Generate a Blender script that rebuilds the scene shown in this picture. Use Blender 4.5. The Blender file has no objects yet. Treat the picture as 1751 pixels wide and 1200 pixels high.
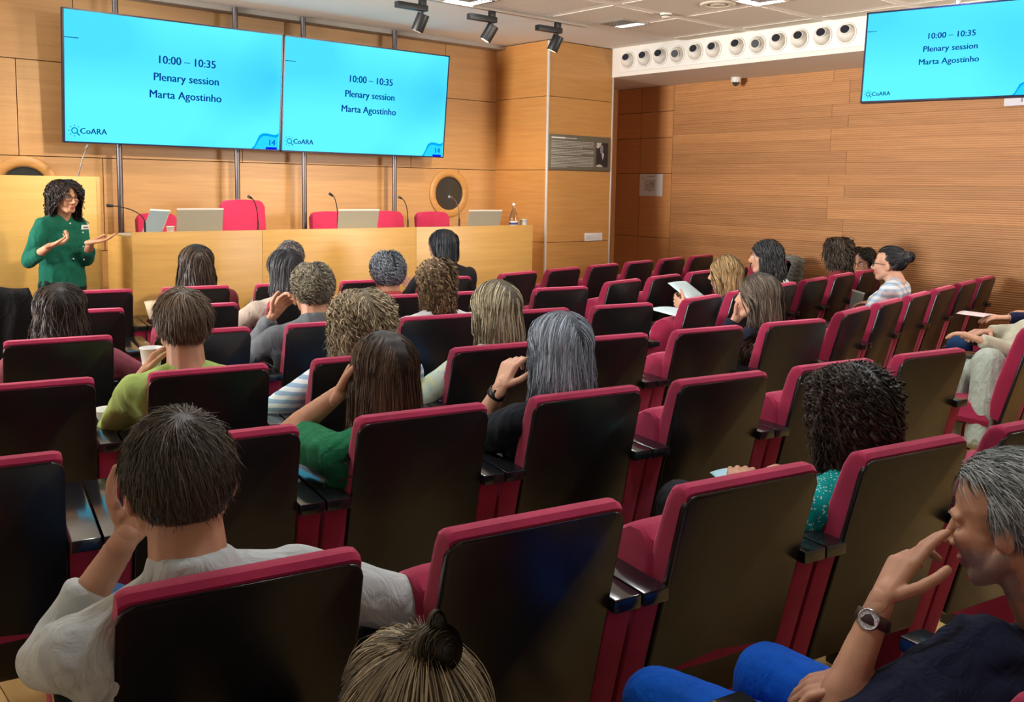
import bpy, bmesh, math, random
import numpy as np
from mathutils import Vector, Matrix
random.seed(7); RNG = np.random.RandomState(7)
SC = bpy.context.scene
COL = SC.collection
PI = math.pi

# ------------------------------------------------------------------ camera
CAM_H = 1.66
F_PX, CY_PX = 1597.65, 489.5
ROT = [[0.7594043, -0.6504266, 0.0158198], [-0.0565244, -0.0901789, -0.9943202], [0.6481590, 0.7541969, -0.1052472]]
cd = bpy.data.cameras.new('camera'); cam = bpy.data.objects.new('camera', cd); COL.objects.link(cam)
cd.sensor_width = 36; cd.lens = F_PX / 1751 * 36; cd.shift_y = -(600 - CY_PX) / 1751; cd.clip_start = 0.05
r_, d_, f_ = [Vector(v) for v in ROT]
cam.matrix_world = Matrix(((r_.x, -d_.x, -f_.x, 0), (r_.y, -d_.y, -f_.y, 0), (r_.z, -d_.z, -f_.z, CAM_H), (0, 0, 0, 1)))
SC.camera = cam
SC.view_settings.view_transform = 'Standard'; SC.view_settings.look = 'None'
SC.view_settings.gamma = 1; SC.view_settings.exposure = 0.30; SC.view_settings.use_curve_mapping = False
# ------------------------------------------------------------------ world
W = bpy.data.worlds.new('world'); SC.world = W; W.use_nodes = True
W.node_tree.nodes['Background'].inputs[0].default_value = (1.0, 0.90, 0.76, 1)
W.node_tree.nodes['Background'].inputs[1].default_value = 0.20
# ------------------------------------------------------------------ lights
def aim(o, t):
    o.rotation_euler = (Vector(t) - o.location).to_track_quat('-Z', 'Y').to_euler()
def area(name, loc, target, size, energy, color, sy=None, spread=PI):
    l = bpy.data.lights.new(name, 'AREA'); l.energy = energy; l.color = color; l.size = size; l.spread = spread
    if sy: l.shape = 'RECTANGLE'; l.size_y = sy
    o = bpy.data.objects.new(name, l); COL.objects.link(o); o.location = loc; aim(o, target); return o
def spot(name, loc, target, energy, color, angle, blend=0.6, radius=0.06):
    l = bpy.data.lights.new(name, 'SPOT'); l.energy = energy; l.color = color; l.spot_size = math.radians(angle)
    l.spot_blend = blend; l.shadow_soft_size = radius
    o = bpy.data.objects.new(name, l); COL.objects.link(o); o.location = loc; aim(o, target); return o
WARM = (1.0, 0.80, 0.52); NEUT = (1.0, 0.88, 0.70)
# ceiling wash spots in front of the stage wall, they throw the screens' shadow down the wall
for i, x in enumerate((3.3, 5.2)):
    spot('stage_wash_light', (x, 4.4, 3.1), (x - .1, 8.4, 1.05), 300, WARM, 66, 0.9, 0.07)
# track heads over the desk
for i, (x, tx) in enumerate(((2.6, 2.2), (4.51, 3.6), (5.34, 5.2), (6.16, 6.6))):
    spot('track_light', (x, 6.95, 2.95), (tx, 8.35, 1.3), 46, WARM, 66, 0.9, 0.05)
# recessed fittings
DOWNL = [(6.71, 6.25), (4.98, 6.42), (6.70, 4.70), (4.95, 4.70), (3.3, 4.7), (3.3, 6.42), (6.70, 3.1), (4.95, 3.1), (3.3, 3.1), (3.3, 1.4), (5.0, 1.4), (1.6, 3.1), (1.6, 1.3), (1.6, 4.9)]
for i, (x, y) in enumerate(DOWNL):
    area('downlight_lamp', (x, y, 3.2385), (x, y, 0), 0.27, 13 if y > 6 else 30 if y > 4 else 38, (0.90, 0.95, 1.0))
# added fill lamps out of view, aimed up to brighten the ceiling
area('ceiling_fill', (8.2, 0.2, 2.3), (6.2, 4.8, 3.3), 1.4, 62, (1.0, 0.93, 0.84), spread=1.7)
area('ceiling_fill', (-2.4, 6.4, 2.1), (3.0, 5.4, 3.3), 2.0, 190, (1.0, 0.95, 0.90), spread=1.35)
# added soft fills, unseen: one behind the camera, one off to the left
area('rear_fill', (0.6, -3.0, 2.9), (3.6, 3.2, 0.8), 2.6, 7, (1.0, 0.90, 0.74))
area('left_fill', (-2.8, 4.6, 1.7), (6.0, 4.6, 2.6), 5.0, 20, (1.0, 0.92, 0.80), sy=2.2)

# ------------------------------------------------------------------ material helpers
MATS = {}
def newmat(name):
    m = bpy.data.materials.new(name); m.use_nodes = True; MATS[name] = m
    nt = m.node_tree; b = nt.nodes['Principled BSDF']; return m, nt, b
def plain(name, col, rough=0.5, metal=0.0, spec=0.5, emit=None, es=0.0, trans=0.0, coat=0.0, alpha=1.0):
    if name in MATS: return MATS[name]
    m, nt, b = newmat(name)
    b.inputs['Base Color'].default_value = (*col, 1); b.inputs['Roughness'].default_value = rough
    b.inputs['Metallic'].default_value = metal; b.inputs['Specular IOR Level'].default_value = spec
    if emit: b.inputs['Emission Color'].default_value = (*emit, 1); b.inputs['Emission Strength'].default_value = es
    if trans: b.inputs['Transmission Weight'].default_value = trans; b.inputs['IOR'].default_value = 1.45
    if coat: b.inputs['Coat Weight'].default_value = coat
    return m
def N(nt, t, **kw):
    n = nt.nodes.new(t)
    for k, v in kw.items(): setattr(n, k, v)
    return n
def ramp(nt, stops):
    n = nt.nodes.new('ShaderNodeValToRGB'); e = n.color_ramp.elements
    while len(e) < len(stops): e.new(0.5)
    for i, (p, c) in enumerate(stops): e[i].position = p; e[i].color = (*c, 1)
    return n
def wood(name, c0, c1, along='X', rough=0.38, scale=1.0, grooves=0.0, coat=0.0, rnd=0.25):
    """veneer with the grain running along one world axis; optional fine horizontal ribs"""
    if name in MATS: return MATS[name]
    m, nt, b = newmat(name); L = nt.links
    tc = N(nt, 'ShaderNodeTexCoord'); oi = N(nt, 'ShaderNodeObjectInfo')
    off = N(nt, 'ShaderNodeVectorMath', operation='SCALE'); off.inputs[0].default_value = (7.1, 3.3, 5.7)
    L.new(oi.outputs['Random'], off.inputs['Scale'])
    add = N(nt, 'ShaderNodeVectorMath', operation='ADD'); L.new(tc.outputs['Object'], add.inputs[0]); L.new(off.outputs[0], add.inputs[1])
    mp = N(nt, 'ShaderNodeMapping'); s = {'X': (0.7, 14, 14), 'Y': (14, 0.7, 14), 'Z': (14, 14, .7)}[along]
    mp.inputs['Scale'].default_value = tuple(v * scale for v in s); L.new(add.outputs[0], mp.inputs[0])
    n1 = N(nt, 'ShaderNodeTexNoise'); n1.inputs['Scale'].default_value = 2.2; n1.inputs['Detail'].default_value = 6; n1.inputs['Roughness'].default_value = .6
    n1.inputs['Distortion'].default_value = 0.5
    L.new(mp.outputs[0], n1.inputs['Vector'])
    r = ramp(nt, [(0.3, c0), (0.7, c1)]); L.new(n1.outputs['Fac'], r.inputs[0])
    hs = N(nt, 'ShaderNodeHueSaturation'); L.new(r.outputs[0], hs.inputs['Color'])
    mr = N(nt, 'ShaderNodeMapRange'); mr.inputs[3].default_value = 1 - rnd * .5; mr.inputs[4].default_value = 1 + rnd * .5
    L.new(oi.outputs['Random'], mr.inputs[0]); L.new(mr.outputs[0], hs.inputs['Value'])
    L.new(hs.outputs[0], b.inputs['Base Color'])
    b.inputs['Roughness'].default_value = rough
    if coat: b.inputs['Coat Weight'].default_value = coat; b.inputs['Coat Roughness'].default_value = .2
    if grooves:
        w = N(nt, 'ShaderNodeTexWave', wave_type='BANDS', bands_direction='Z'); w.inputs['Scale'].default_value = grooves
        L.new(tc.outputs['Object'], w.inputs['Vector'])
        bp = N(nt, 'ShaderNodeBump'); bp.inputs['Strength'].default_value = 0.55; bp.inputs['Distance'].default_value = 0.004
        L.new(w.outputs['Fac'], bp.inputs['Height']); L.new(bp.outputs[0], b.inputs['Normal'])
        r2 = ramp(nt, [(0.0, (.62, .62, .62)), (0.35, (1, 1, 1))]); L.new(w.outputs['Fac'], r2.inputs[0])
        mx = N(nt, 'ShaderNodeMix', data_type='RGBA', blend_type='MULTIPLY'); mx.inputs[0].default_value = .8
        L.new(hs.outputs[0], mx.inputs[6]); L.new(r2.outputs[0], mx.inputs[7]); L.new(mx.outputs[2], b.inputs['Base Color'])
    return m
def fabric(name, col, rough=0.9, sheen=0.3, bump=0.25, nscale=160, var=0.18, wrinkle=0.0):
    if name in MATS: return MATS[name]
    m, nt, b = newmat(name); L = nt.links
    tc = N(nt, 'ShaderNodeTexCoord')
    n1 = N(nt, 'ShaderNodeTexNoise'); n1.inputs['Scale'].default_value = nscale; n1.inputs['Detail'].default_value = 2; L.new(tc.outputs['Object'], n1.inputs['Vector'])
    n2 = N(nt, 'ShaderNodeTexNoise'); n2.inputs['Scale'].default_value = 9; n2.inputs['Detail'].default_value = 3; L.new(tc.outputs['Object'], n2.inputs['Vector'])
    r = ramp(nt, [(0.3, tuple(c * (1 - var) for c in col)), (0.7, tuple(min(1, c * (1 + var)) for c in col))]); L.new(n2.outputs['Fac'], r.inputs[0])
    L.new(r.outputs[0], b.inputs['Base Color'])
    bp = N(nt, 'ShaderNodeBump'); bp.inputs['Strength'].default_value = bump; bp.inputs['Distance'].default_value = 0.002; L.new(n1.outputs['Fac'], bp.inputs['Height'])
    if wrinkle:
        mp = N(nt, 'ShaderNodeMapping'); mp.inputs['Scale'].default_value = (9, 9, 5); mp.inputs['Rotation'].default_value = (.4, .5, .2); L.new(tc.outputs['Object'], mp.inputs[0])
        n3 = N(nt, 'ShaderNodeTexNoise'); n3.inputs['Scale'].default_value = 1.6; n3.inputs['Detail'].default_value = 4; n3.inputs['Distortion'].default_value = 1.6; L.new(mp.outputs[0], n3.inputs['Vector'])
        b2 = N(nt, 'ShaderNodeBump'); b2.inputs['Strength'].default_value = wrinkle; b2.inputs['Distance'].default_value = 0.03
        L.new(n3.outputs['Fac'], b2.inputs['Height']); L.new(bp.outputs[0], b2.inputs['Normal']); L.new(b2.outputs[0], b.inputs['Normal'])
    else: L.new(bp.outputs[0], b.inputs['Normal'])
    b.inputs['Roughness'].default_value = rough; b.inputs['Specular IOR Level'].default_value = .2
    b.inputs['Sheen Weight'].default_value = sheen; b.inputs['Sheen Roughness'].default_value = .5
    b.inputs['Sheen Tint'].default_value = (*[min(1, c * 2 + .2) for c in col], 1)
    return m

# ------------------------------------------------------------------ mesh helpers
def link(name, me, mat=None, parent=None):
    o = bpy.data.objects.new(name, me); COL.objects.link(o)
    if mat is not None and len(me.materials) == 0: me.materials.append(mat)
    if parent: o.parent = parent
    return o
def mesh_from(name, v, f, smooth=False):
    me = bpy.data.meshes.new(name); me.from_pydata([tuple(p) for p in v], [], [tuple(q) for q in f]); me.update()
    if smooth: me.polygons.foreach_set('use_smooth', [True] * len(me.polygons))
    return me
def bm_obj(name, bm, mat, parent=None, smooth=False, bevel=0.0, seg=2, recalc=True):
    if recalc: bmesh.ops.recalc_face_normals(bm, faces=bm.faces)
    if bevel: bmesh.ops.bevel(bm, geom=[e for e in bm.edges if e.calc_face_angle(0) > .5], offset=bevel, segments=seg, profile=.6, affect='EDGES', clamp_overlap=True)
    me = bpy.data.meshes.new(name); bm.to_mesh(me); bm.free()
    if smooth:
        me.polygons.foreach_set('use_smooth', [True] * len(me.polygons))
        try: me.set_sharp_from_angle(angle=math.radians(38))
        except Exception: pass
    return link(name, me, mat, parent)
def add_box(bm, x0, x1, y0, y1, z0, z1, mat=None):
    r = bmesh.ops.create_cube(bm, size=1); vs = r['verts']
    bmesh.ops.scale(bm, verts=vs, vec=(x1 - x0, y1 - y0, z1 - z0)); bmesh.ops.translate(bm, verts=vs, vec=((x0 + x1) / 2, (y0 + y1) / 2, (z0 + z1) / 2))
    if mat is not None: bmesh.ops.transform(bm, matrix=mat, verts=vs)
    return vs
def box(name, x0, x1, y0, y1, z0, z1, mat, parent=None, bevel=0.0, seg=2):
    bm = bmesh.new(); add_box(bm, x0, x1, y0, y1, z0, z1); return bm_obj(name, bm, mat, parent, bevel=bevel, seg=seg, smooth=bevel > 0)
def add_cyl(bm, p0, p1, r0, r1=None, n=16, caps=True):
    r1 = r0 if r1 is None else r1
    p0, p1 = Vector(p0), Vector(p1); d = p1 - p0
    M = Matrix.Translation((p0 + p1) / 2) @ d.to_track_quat('Z', 'Y').to_matrix().to_4x4()
    return bmesh.ops.create_cone(bm, cap_ends=caps, segments=n, radius1=r0, radius2=r1, depth=d.length, matrix=M)['verts']
def cyl(name, p0, p1, r0, mat, parent=None, r1=None, n=20):
    bm = bmesh.new(); add_cyl(bm, p0, p1, r0, r1, n); return bm_obj(name, bm, mat, parent, smooth=True)
def add_ball(bm, c, r, sub=2, scale=(1, 1, 1)):
    vs = bmesh.ops.create_icosphere(bm, subdivisions=sub, radius=r)['verts']
    bmesh.ops.scale(bm, verts=vs, vec=scale); bmesh.ops.translate(bm, verts=vs, vec=c); return vs
def lathe(name, prof, mat, parent=None, n=28, loc=(0, 0, 0)):
    v, f = [], []
    for r, z in prof:
        for i in range(n): a = 2 * PI * i / n; v.append((r * math.cos(a) + loc[0], r * math.sin(a) + loc[1], z + loc[2]))
    for j in range(len(prof) - 1):
        for i in range(n): a, b = j * n + i, j * n + (i + 1) % n; f.append((a, b, b + n, a + n))
    return link(name, mesh_from(name, v, f, True), mat, parent)
def tube(name, pts, r, mat, parent=None, n=8, r1=None):
    """swept tube through points as a closed mesh"""
    P = [Vector(p) for p in pts]; v, f = [], []
    up = Vector((0.31, 0.17, 0.93))
    for i, p in enumerate(P):
        t = (P[min(i + 1, len(P) - 1)] - P[max(i - 1, 0)]).normalized(); a = t.cross(up).normalized(); b = a.cross(t)
        rr = r if r1 is None else r + (r1 - r) * i / (len(P) - 1)
        for k in range(n): g = 2 * PI * k / n; v.append(p + (a * math.cos(g) + b * math.sin(g)) * rr)
    for i in range(len(P) - 1):
        for k in range(n): a, b = i * n + k, i * n + (k + 1) % n; f.append((a, b, b + n, a + n))
    f.append(tuple(range(n))[::-1]); f.append(tuple((len(P) - 1) * n + k for k in range(n)))
    return link(name, mesh_from(name, v, f, True), mat, parent)
def bez(p0, p1, p2, p3, n=10):
    o = []
    for i in range(n + 1):
        t = i / n; o.append(tuple((1 - t) ** 3 * a + 3 * (1 - t) ** 2 * t * b + 3 * (1 - t) * t * t * c + t ** 3 * d for a, b, c, d in zip(p0, p1, p2, p3)))
    return o
def empty(name, loc=(0, 0, 0), rz=0.0):
    o = bpy.data.objects.new(name, None); COL.objects.link(o); o.location = loc; o.rotation_euler = (0, 0, rz); o.empty_display_size = .1; return o
def tag(o, label=None, cat=None, group=None, kind=None):
    if label: o['label'] = label
    if cat: o['category'] = cat
    if group: o['group'] = group
    if kind: o['kind'] = kind
    return o
def thing(name, label, cat, loc=(0, 0, 0), rz=0.0, group=None): return tag(empty(name, loc, rz), label, cat, group)
def struct(o): o['kind'] = 'structure'; return o
def copy_tree(o, parent=None):
    c = o.copy(); COL.objects.link(c)
    if parent: c.parent = parent
    for ch in o.children: copy_tree(ch, c)
    return c
def text_obj(name, s, size, mat, parent, loc, rot=(PI / 2, 0, 0), align='CENTER', extrude=0.0008, bold=0.0):
    cu = bpy.data.curves.new(name, 'FONT'); cu.body = s; cu.size = size; cu.align_x = align; cu.align_y = 'CENTER'; cu.extrude = extrude; cu.offset = bold
    cu.resolution_u = 3
    o = bpy.data.objects.new(name, cu); COL.objects.link(o)
    me = bpy.data.meshes.new_from_object(o.evaluated_get(bpy.context.evaluated_depsgraph_get()))
    bpy.data.objects.remove(o); bpy.data.curves.remove(cu)
    me.materials.clear()
    bm = bmesh.new(); bm.from_mesh(me); g = bmesh.ops.duplicate(bm, geom=list(bm.verts) + list(bm.edges) + list(bm.faces))
    bmesh.ops.translate(bm, verts=[v for v in g['geom'] if isinstance(v, bmesh.types.BMVert)], vec=(size * .035, 0, .0004)); bm.to_mesh(me); bm.free()
    t = link(name, me, mat, parent); t.location = loc; t.rotation_euler = rot; return t

# ------------------------------------------------------------------ geometry constants of the room
YB, XW, ZC, XC, YC, XB, ZB = 8.43, 9.0, 3.24, 6.96, 7.55, 7.95, 2.93
veneer = wood('stage_veneer', (0.50, 0.275, 0.110), (0.60, 0.345, 0.145), 'X', rnd=.10)
veneerY = wood('column_veneer', (0.52, 0.235, 0.062), (0.62, 0.30, 0.09), 'Y', rnd=.10)
veneerX = wood('column_front_veneer', (0.50, 0.245, 0.065), (0.60, 0.31, 0.095), 'X', rnd=.10)
ribbed = wood('ribbed_board', (0.46, 0.205, 0.070), (0.56, 0.27, 0.10), 'Y', rough=.5, grooves=15, rnd=.26)
smoothY = wood('side_wall_veneer', (0.46, 0.20, 0.065), (0.54, 0.25, 0.085), 'Y', rough=.42, rnd=.12)
deskw = wood('desk_veneer', (0.45, 0.265, 0.075), (0.54, 0.33, 0.105), 'X', rough=.35, rnd=.06)
oak = wood('oak_plank', (0.52, 0.33, 0.12), (0.66, 0.45, 0.19), 'Y', rough=.3, rnd=.3)
darkgap = plain('joint_shadow_gap', (0.06, 0.03, 0.012), .8)
white_metal = plain('white_corner_trim', (0.72, 0.70, 0.68), .3, .2)
black_gloss = None

# floor: base slab, single oak planks where they can be told apart, the rest joined
fl = struct(box('floor', -3, 10, -3, 10, -.06, -.012, darkgap))
def plank_row(x, y0, y1): return (x + .002, x + .138, y0 + .001, y1 - .001)
cnt = 0; rest = bmesh.new(); pm = {}
for i in range(int(13 / .14)):
    x = -3 + i * .14; y = -3 - random.random() * 1.4
    while y < 8.4:
        a, b, c, d = plank_row(x, y, y + 1.4)
        near = 0.2 < x < 4.6 and 0.6 < y + .7 < 4.6
        if near and cnt < 150:
            if 'p' not in pm: pm['p'] = box('plank', -.068, .068, -.699, .699, -.012, 0, oak).data; bpy.data.objects.remove(bpy.data.objects['plank'])
            p = link('plank', pm['p'], oak, fl); p.location = ((a + b) / 2, (c + d) / 2, 0); cnt += 1
        else: add_box(rest, a, b, max(c, -3), min(d, YB), -.012, 0)
        y += 1.4
rs = bm_obj('planks_beyond', rest, oak, fl); rs['kind'] = 'stuff'

# stage wall with veneer panels
wb = struct(box('wall_front', -1.0, 9.2, YB + .03, YB + .2, 0, 3.4, darkgap))
ports = [(6.29, 1.585), (1.972, 1.585)]
def panel_rect(name, x0, x1, z0, z1, y, mat, parent, holes=()):
    g = .0035
    bm = bmesh.new(); bm_v = []
    hh = [h for h in holes if x0 < h[0] < x1 and z0 < h[1] < z1]
    add_box(bm, x0 + g, x1 - g, y, y + .03, z0 + g, z1 - g)
    return bm_obj(name, bm, mat, parent)
zs = [0, .27, 1.06, 1.855, 2.63, 3.22]
offs = [0.0, 0.6, 0.25, 0.9, 0.45]
for j in range(5):
    x = -1.0 - offs[j]
    while x < XC:
        x1 = x + 1.92
        a, b = max(x, -1.0), min(x1, XC + .05)
        if b - a > .05: panel_rect('panel', a, b, zs[j], zs[j + 1], YB, veneer, wb)
        x = x1
# portholes in the stage wall
ringw = wood('porthole_ring_veneer', (0.50, 0.25, 0.075), (0.60, 0.32, 0.10), 'X', rnd=.02)
for k, (px, pz) in enumerate(ports):
    wn = struct(lathe('window_%d' % (k + 1), [(.268, 0), (.268, .012), (.262, .016), (.215, .016), (.190, .012), (.182, -.004), (.180, -.02)], ringw, None, 48))
    wn.location = (px, YB, pz); wn.rotation_euler = (PI / 2, 0, 0)
    gl = link('pane', mesh_from('pane', [(.182 * math.cos(a * PI / 24), .182 * math.sin(a * PI / 24), .001) for a in range(48)], [tuple(range(48))]), plain('dark_porthole_glass', (.03, .035, .037), .08, spec=.8), wn)
    rr = lathe('pane_bead', [(.183, .0), (.183, .012), (.176, .012), (.174, .002)], plain('dark_bead', (.05, .03, .02), .5), wn, 40)

# ceiling plus cornice over the stage wall
plaster = plain('ceiling_plaster', (0.86, 0.82, 0.74), .85)
m, nt, b = newmat('perforated_tile'); L = nt.links
tc = N(nt, 'ShaderNodeTexCoord'); mp = N(nt, 'ShaderNodeMapping'); mp.inputs['Scale'].default_value = (42, 42, 42); L.new(tc.outputs['Object'], mp.inputs[0])
fr = N(nt, 'ShaderNodeVectorMath', operation='FRACTION'); L.new(mp.outputs[0], fr.inputs[0])
sb = N(nt, 'ShaderNodeVectorMath', operation='SUBTRACT'); sb.inputs[1].default_value = (.5, .5, 0); L.new(fr.outputs[0], sb.inputs[0])
ml = N(nt, 'ShaderNodeVectorMath', operation='MULTIPLY'); ml.inputs[1].default_value = (1, 1, 0); L.new(sb.outputs[0], ml.inputs[0])
ln = N(nt, 'ShaderNodeVectorMath', operation='LENGTH'); L.new(ml.outputs[0], ln.inputs[0])
rp = ramp(nt, [(.24, (.46, .41, .32)), (.30, (.76, .70, .59))]); L.new(ln.outputs['Value'], rp.inputs[0]); L.new(rp.outputs[0], b.inputs['Base Color']); b.inputs['Roughness'].default_value = .85
perf = m
ce = struct(box('ceiling', -3, 10, -3, 10, ZC + .012, ZC + .1, plaster))
tile_me = None
TS = .86; border = .055
for i in range(-1, 13):
    for j in range(0, 14):
        x0 = XB - .25 - (i + 1) * TS; y0 = 6.55 - (j + 1) * TS
        if x0 < -3 or y0 < -3: continue
        if tile_me is None:
            t = box('ceiling_tile', 0, TS - .002, 0, TS - .002, 0, .011, plaster); tile_me = t.data; bpy.data.objects.remove(t)
            t = box('perforated_field', 0, TS - 2 * border, 0, TS - 2 * border, 0, .010, perf); field_me = t.data; bpy.data.objects.remove(t)
        t = link('ceiling_tile', tile_me, plaster, ce); t.location = (x0, y0, ZC)
        q = link('perforated_field', field_me, perf, t); q.location = (border, border, -.004)
tr = struct(box('trim_1', -1, XC, YB - .16, YB, ZC - .035, ZC + .012, plain('grey_cornice', (.42, .40, .37), .6), bevel=.006))
tr['kind'] = 'structure'

# beam along the right wall with eyeball nozzles
cream = plain('cream_beam_paint', (0.76, 0.73, 0.66), .6)
bmw = struct(box('trim_2', XB, XW + .2, -3, YB + .1, ZB, ZC + .012, cream))
tag(bmw)
plate = thing('nozzle_panel', 'long cream panel with the row of air nozzles on the beam above the right wall', 'vent panel', (XB, 4.44, 2.975))
box('backplate', -.012, 0, 0, 2.98, 0, .245, plain('nozzle_plate_paint', (.80, .78, .74), .5), plate, bevel=.003)
ny = [(7.292, 3.10), (7.049, 3.10), (6.823, 3.10), (6.588, 3.095), (6.347, 3.10), (6.114, 3.10), (5.825, 3.10), (5.582, 3.095), (5.35, 3.10), (5.113, 3.10), (4.873, 3.10), (4.631, 3.10)]
noz_proto = None
ordn = ['first', 'second', 'third', 'fourth', 'fifth', 'sixth', 'seventh', 'eighth', 'ninth', 'tenth', 'eleventh', 'twelfth', 'thirteenth']
nozm = plain('nozzle_white', (.74, .71, .64), .4); nozb = plain('nozzle_hole', (.008, .01, .02), .5)
for i, (y, z) in enumerate(ny):
    t = thing('air_nozzle', 'white eyeball air nozzle with black mouth on the beam, %s counted from the pillar' % ordn[i], 'air nozzle', (XB - .012, y, z), 0, 'air nozzles on the beam')
    if noz_proto is None:
        rg = lathe('bezel', [(.100, 0), (.100, .006), (.094, .010), (.082, .006)], nozm, t); rg.rotation_euler = (0, -PI / 2, 0)
        bm = bmesh.new(); add_ball(bm, (0, 0, 0), .082, 3); ey = bm_obj('eyeball', bm, nozm, t, smooth=True); ey.location = (-.005, 0, 0)
        mo = lathe('mouth', [(.0, .050), (.047, .050), (.047, .083), (.040, .083), (.040, .052)], nozm, t); 
        di = lathe('mouth_opening', [(.0, .0835), (.039, .0835)], nozb, t)
        noz_proto = (rg.data, ey.data, mo.data, di.data)
        parts = [rg, ey, mo, di]
    else:
        parts = [link(n_, me, None, t) for n_, me in zip(('bezel', 'eyeball', 'mouth', 'mouth_opening'), noz_proto)]
        parts[0].rotation_euler = (0, -PI / 2, 0); parts[1].location = (-.005, 0, 0)
    a = (.18 if i not in (3, 7) else -.12)
    dirv = Vector((-.86, -.31, .12 + a)).normalized(); q = dirv.to_track_quat('Z', 'Y')
    for p_ in parts[2:]: p_.rotation_euler = q.to_euler(); p_.location = (-.005, 0, 0)
dm = thing('dome_camera', 'small white dome security camera under the beam edge', 'camera', (8.86, 6.50, ZB))
cyl('housing', (0, 0, 0), (0, 0, -.055), .055, nozm, dm)
bm = bmesh.new(); add_ball(bm, (0, 0, -.055), .042, 2); bm_obj('dome', bm, plain('smoked_dome', (.05, .05, .05), .1), dm, smooth=True)

# right wall: smooth veneer near the stage, ribbed staggered boards beyond
wr = struct(box('wall_right', XW + .025, XW + .2, -3, 9, 0, ZB, darkgap))
for z0, z1 in ((0, .27), (.27, 1.065), (1.065, 1.863), (1.863, 2.30), (2.30, 2.62), (2.62, ZB)):
    for y0, y1 in ((7.50, 8.02), (8.02, 8.45)):
        bm = bmesh.new(); add_box(bm, XW, XW + .025, y0 + .003, y1 - .003, z0 + .003, z1 - .003); bm_obj('panel', bm, smoothY, wr)
bh = .1195; nrow = int(ZB / bh) + 1
for j in range(nrow):
    z0 = ZB - (j + 1) * bh + .0; z1 = z0 + bh
    z0 = max(z0, 0)
    if z1 <= 0.01: break
    pat = [0, 1, 1, 0, 1, 0][j % 6]
    cuts = [7.50, 5.37 - .19 * pat, 2.97 - .19 * pat, .57 - .19 * (1 - pat), -3]
    for a, b in zip(cuts[1:], cuts[:-1]):
        bm = bmesh.new(); add_box(bm, XW + random.uniform(-.0012, .0012), XW + .025, a + .0015, b - .0015, z0 + .0008, z1 - .0008); bm_obj('board', bm, ribbed, wr)

# column
co = struct(box('wall_column', XC + .012, XB + .03, YC + .012, YB + .1, 0, ZC + .01, darkgap))
czs = [0, .27, 1.063, 1.858, 2.652, ZC + .005]
for j in range(5):
    bm = bmesh.new(); add_box(bm, XC, XC + .014, YC + .02, YB + .0, czs[j] + .003, czs[j + 1] - .003); bm_obj('panel', bm, veneerY, co)
    bm = bmesh.new(); add_box(bm, XC + .02, XB + .01, YC, YC + .014, czs[j] + .003, czs[j + 1] - .003); bm_obj('panel', bm, veneerX, co)
    if j: 
        bm = bmesh.new(); add_box(bm, XB + .03, XB + .044, YC + .02, YB, czs[j] + .003, czs[j + 1] - .003); bm_obj('panel', bm, veneerY, co)
struct(box('trim_3', XC - .004, XC + .018, YC - .004, YC + .018, 0, ZC, white_metal, bevel=.003))
struct(box('trim_4', XB + .012, XB + .034, YC - .004, YC + .018, 0, ZC, white_metal, bevel=.003))
struct(box('wall_niche', XB + .03, XW + .1, YB, YB + .2, 0, ZB, smoothY))

# plaque on the column
gr = plain('plaque_grey', (.135, .125, .088), .45); cr = plain('plaque_print', (.62, .62, .56), .6)
pq = thing('wall_plaque', 'grey information plaque with printed text and a portrait photo on the pillar', 'plaque', (6.975, YC - .002, 1.862))
box('board', 0, .965, -.012, 0, 0, .385, gr, pq, bevel=.002)
bm = bmesh.new()
def txtline(z, w, h=.0055, x0=.035, seed=0):
    x = x0; rr = random.Random(seed)
    while x < x0 + w:
        l = rr.uniform(.012, .04); add_box(bm, x, min(x + l, x0 + w), -.0135, -.012, z - h / 2, z + h / 2); x += l + .006
z = .315
for k in range(5): txtline(z, .66 if k < 4 else .48, seed=k); z -= .0165
z -= .010
for k in range(4): txtline(z, .66 if k < 3 else .46, seed=10 + k); z -= .0165
z -= .010
for k in range(8): txtline(z, .66 if k < 7 else .24, seed=20 + k); z -= .0165
lt = bm_obj('printed_text', bm, cr, pq); lt['kind'] = 'stuff'
bm = bmesh.new(); add_box(bm, .035, .245, -.0137, -.012, .343, .357); txt2 = bm_obj('heading', bm, plain('plaque_heading', (.85, .85, .80), .6), pq)
bm = bmesh.new(); add_box(bm, .255, .42, -.0135, -.012, .345, .353); bm_obj('subheading', bm, cr, pq)
ph = box('portrait_photo', .735, .925, -.0140, -.012, .045, .32, plain('photo_dark', (.012, .010, .018), .4), pq)
def poly(name, pts, y, mat, parent): return link(name, mesh_from(name, [(a, y, b) for a, b in pts], [tuple(range(len(pts)))]), mat, parent)
poly('photo_backdrop', [(.737, .318), (.82, .318), (.80, .285), (.765, .255), (.737, .262)], -.0145, plain('photo_light', (.55, .53, .52), .5), ph)
poly('photo_face', [(.792, .272), (.806, .293), (.826, .296), (.842, .278), (.845, .238), (.832, .205), (.815, .188), (.800, .205), (.792, .240)], -.0148, plain('photo_mid', (.23, .22, .25), .5), ph)
poly('photo_shirt', [(.830, .215), (.860, .195), (.850, .155), (.838, .125), (.825, .170)], -.0148, plain('photo_light', (.55, .53, .52), .5), ph)
poly('photo_hand', [(.737, .062), (.790, .075), (.835, .060), (.840, .048), (.737, .048)], -.0148, plain('photo_light', (.55, .53, .52), .5), ph)
# switch plate
sw = thing('switch_plate', 'white plate of four light switches low on the pillar', 'switch', (7.563, YC, 1.065))
box('plate', 0, .285, -.010, 0, 0, .09, plain('switch_white', (.80, .80, .80), .35), sw, bevel=.003)
for k in range(4): box('rocker', .018 + k * .065, .070 + k * .065, -.014, -.009, .018, .072, plain('switch_rocker', (.72, .73, .74), .3), sw, bevel=.002)
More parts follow.
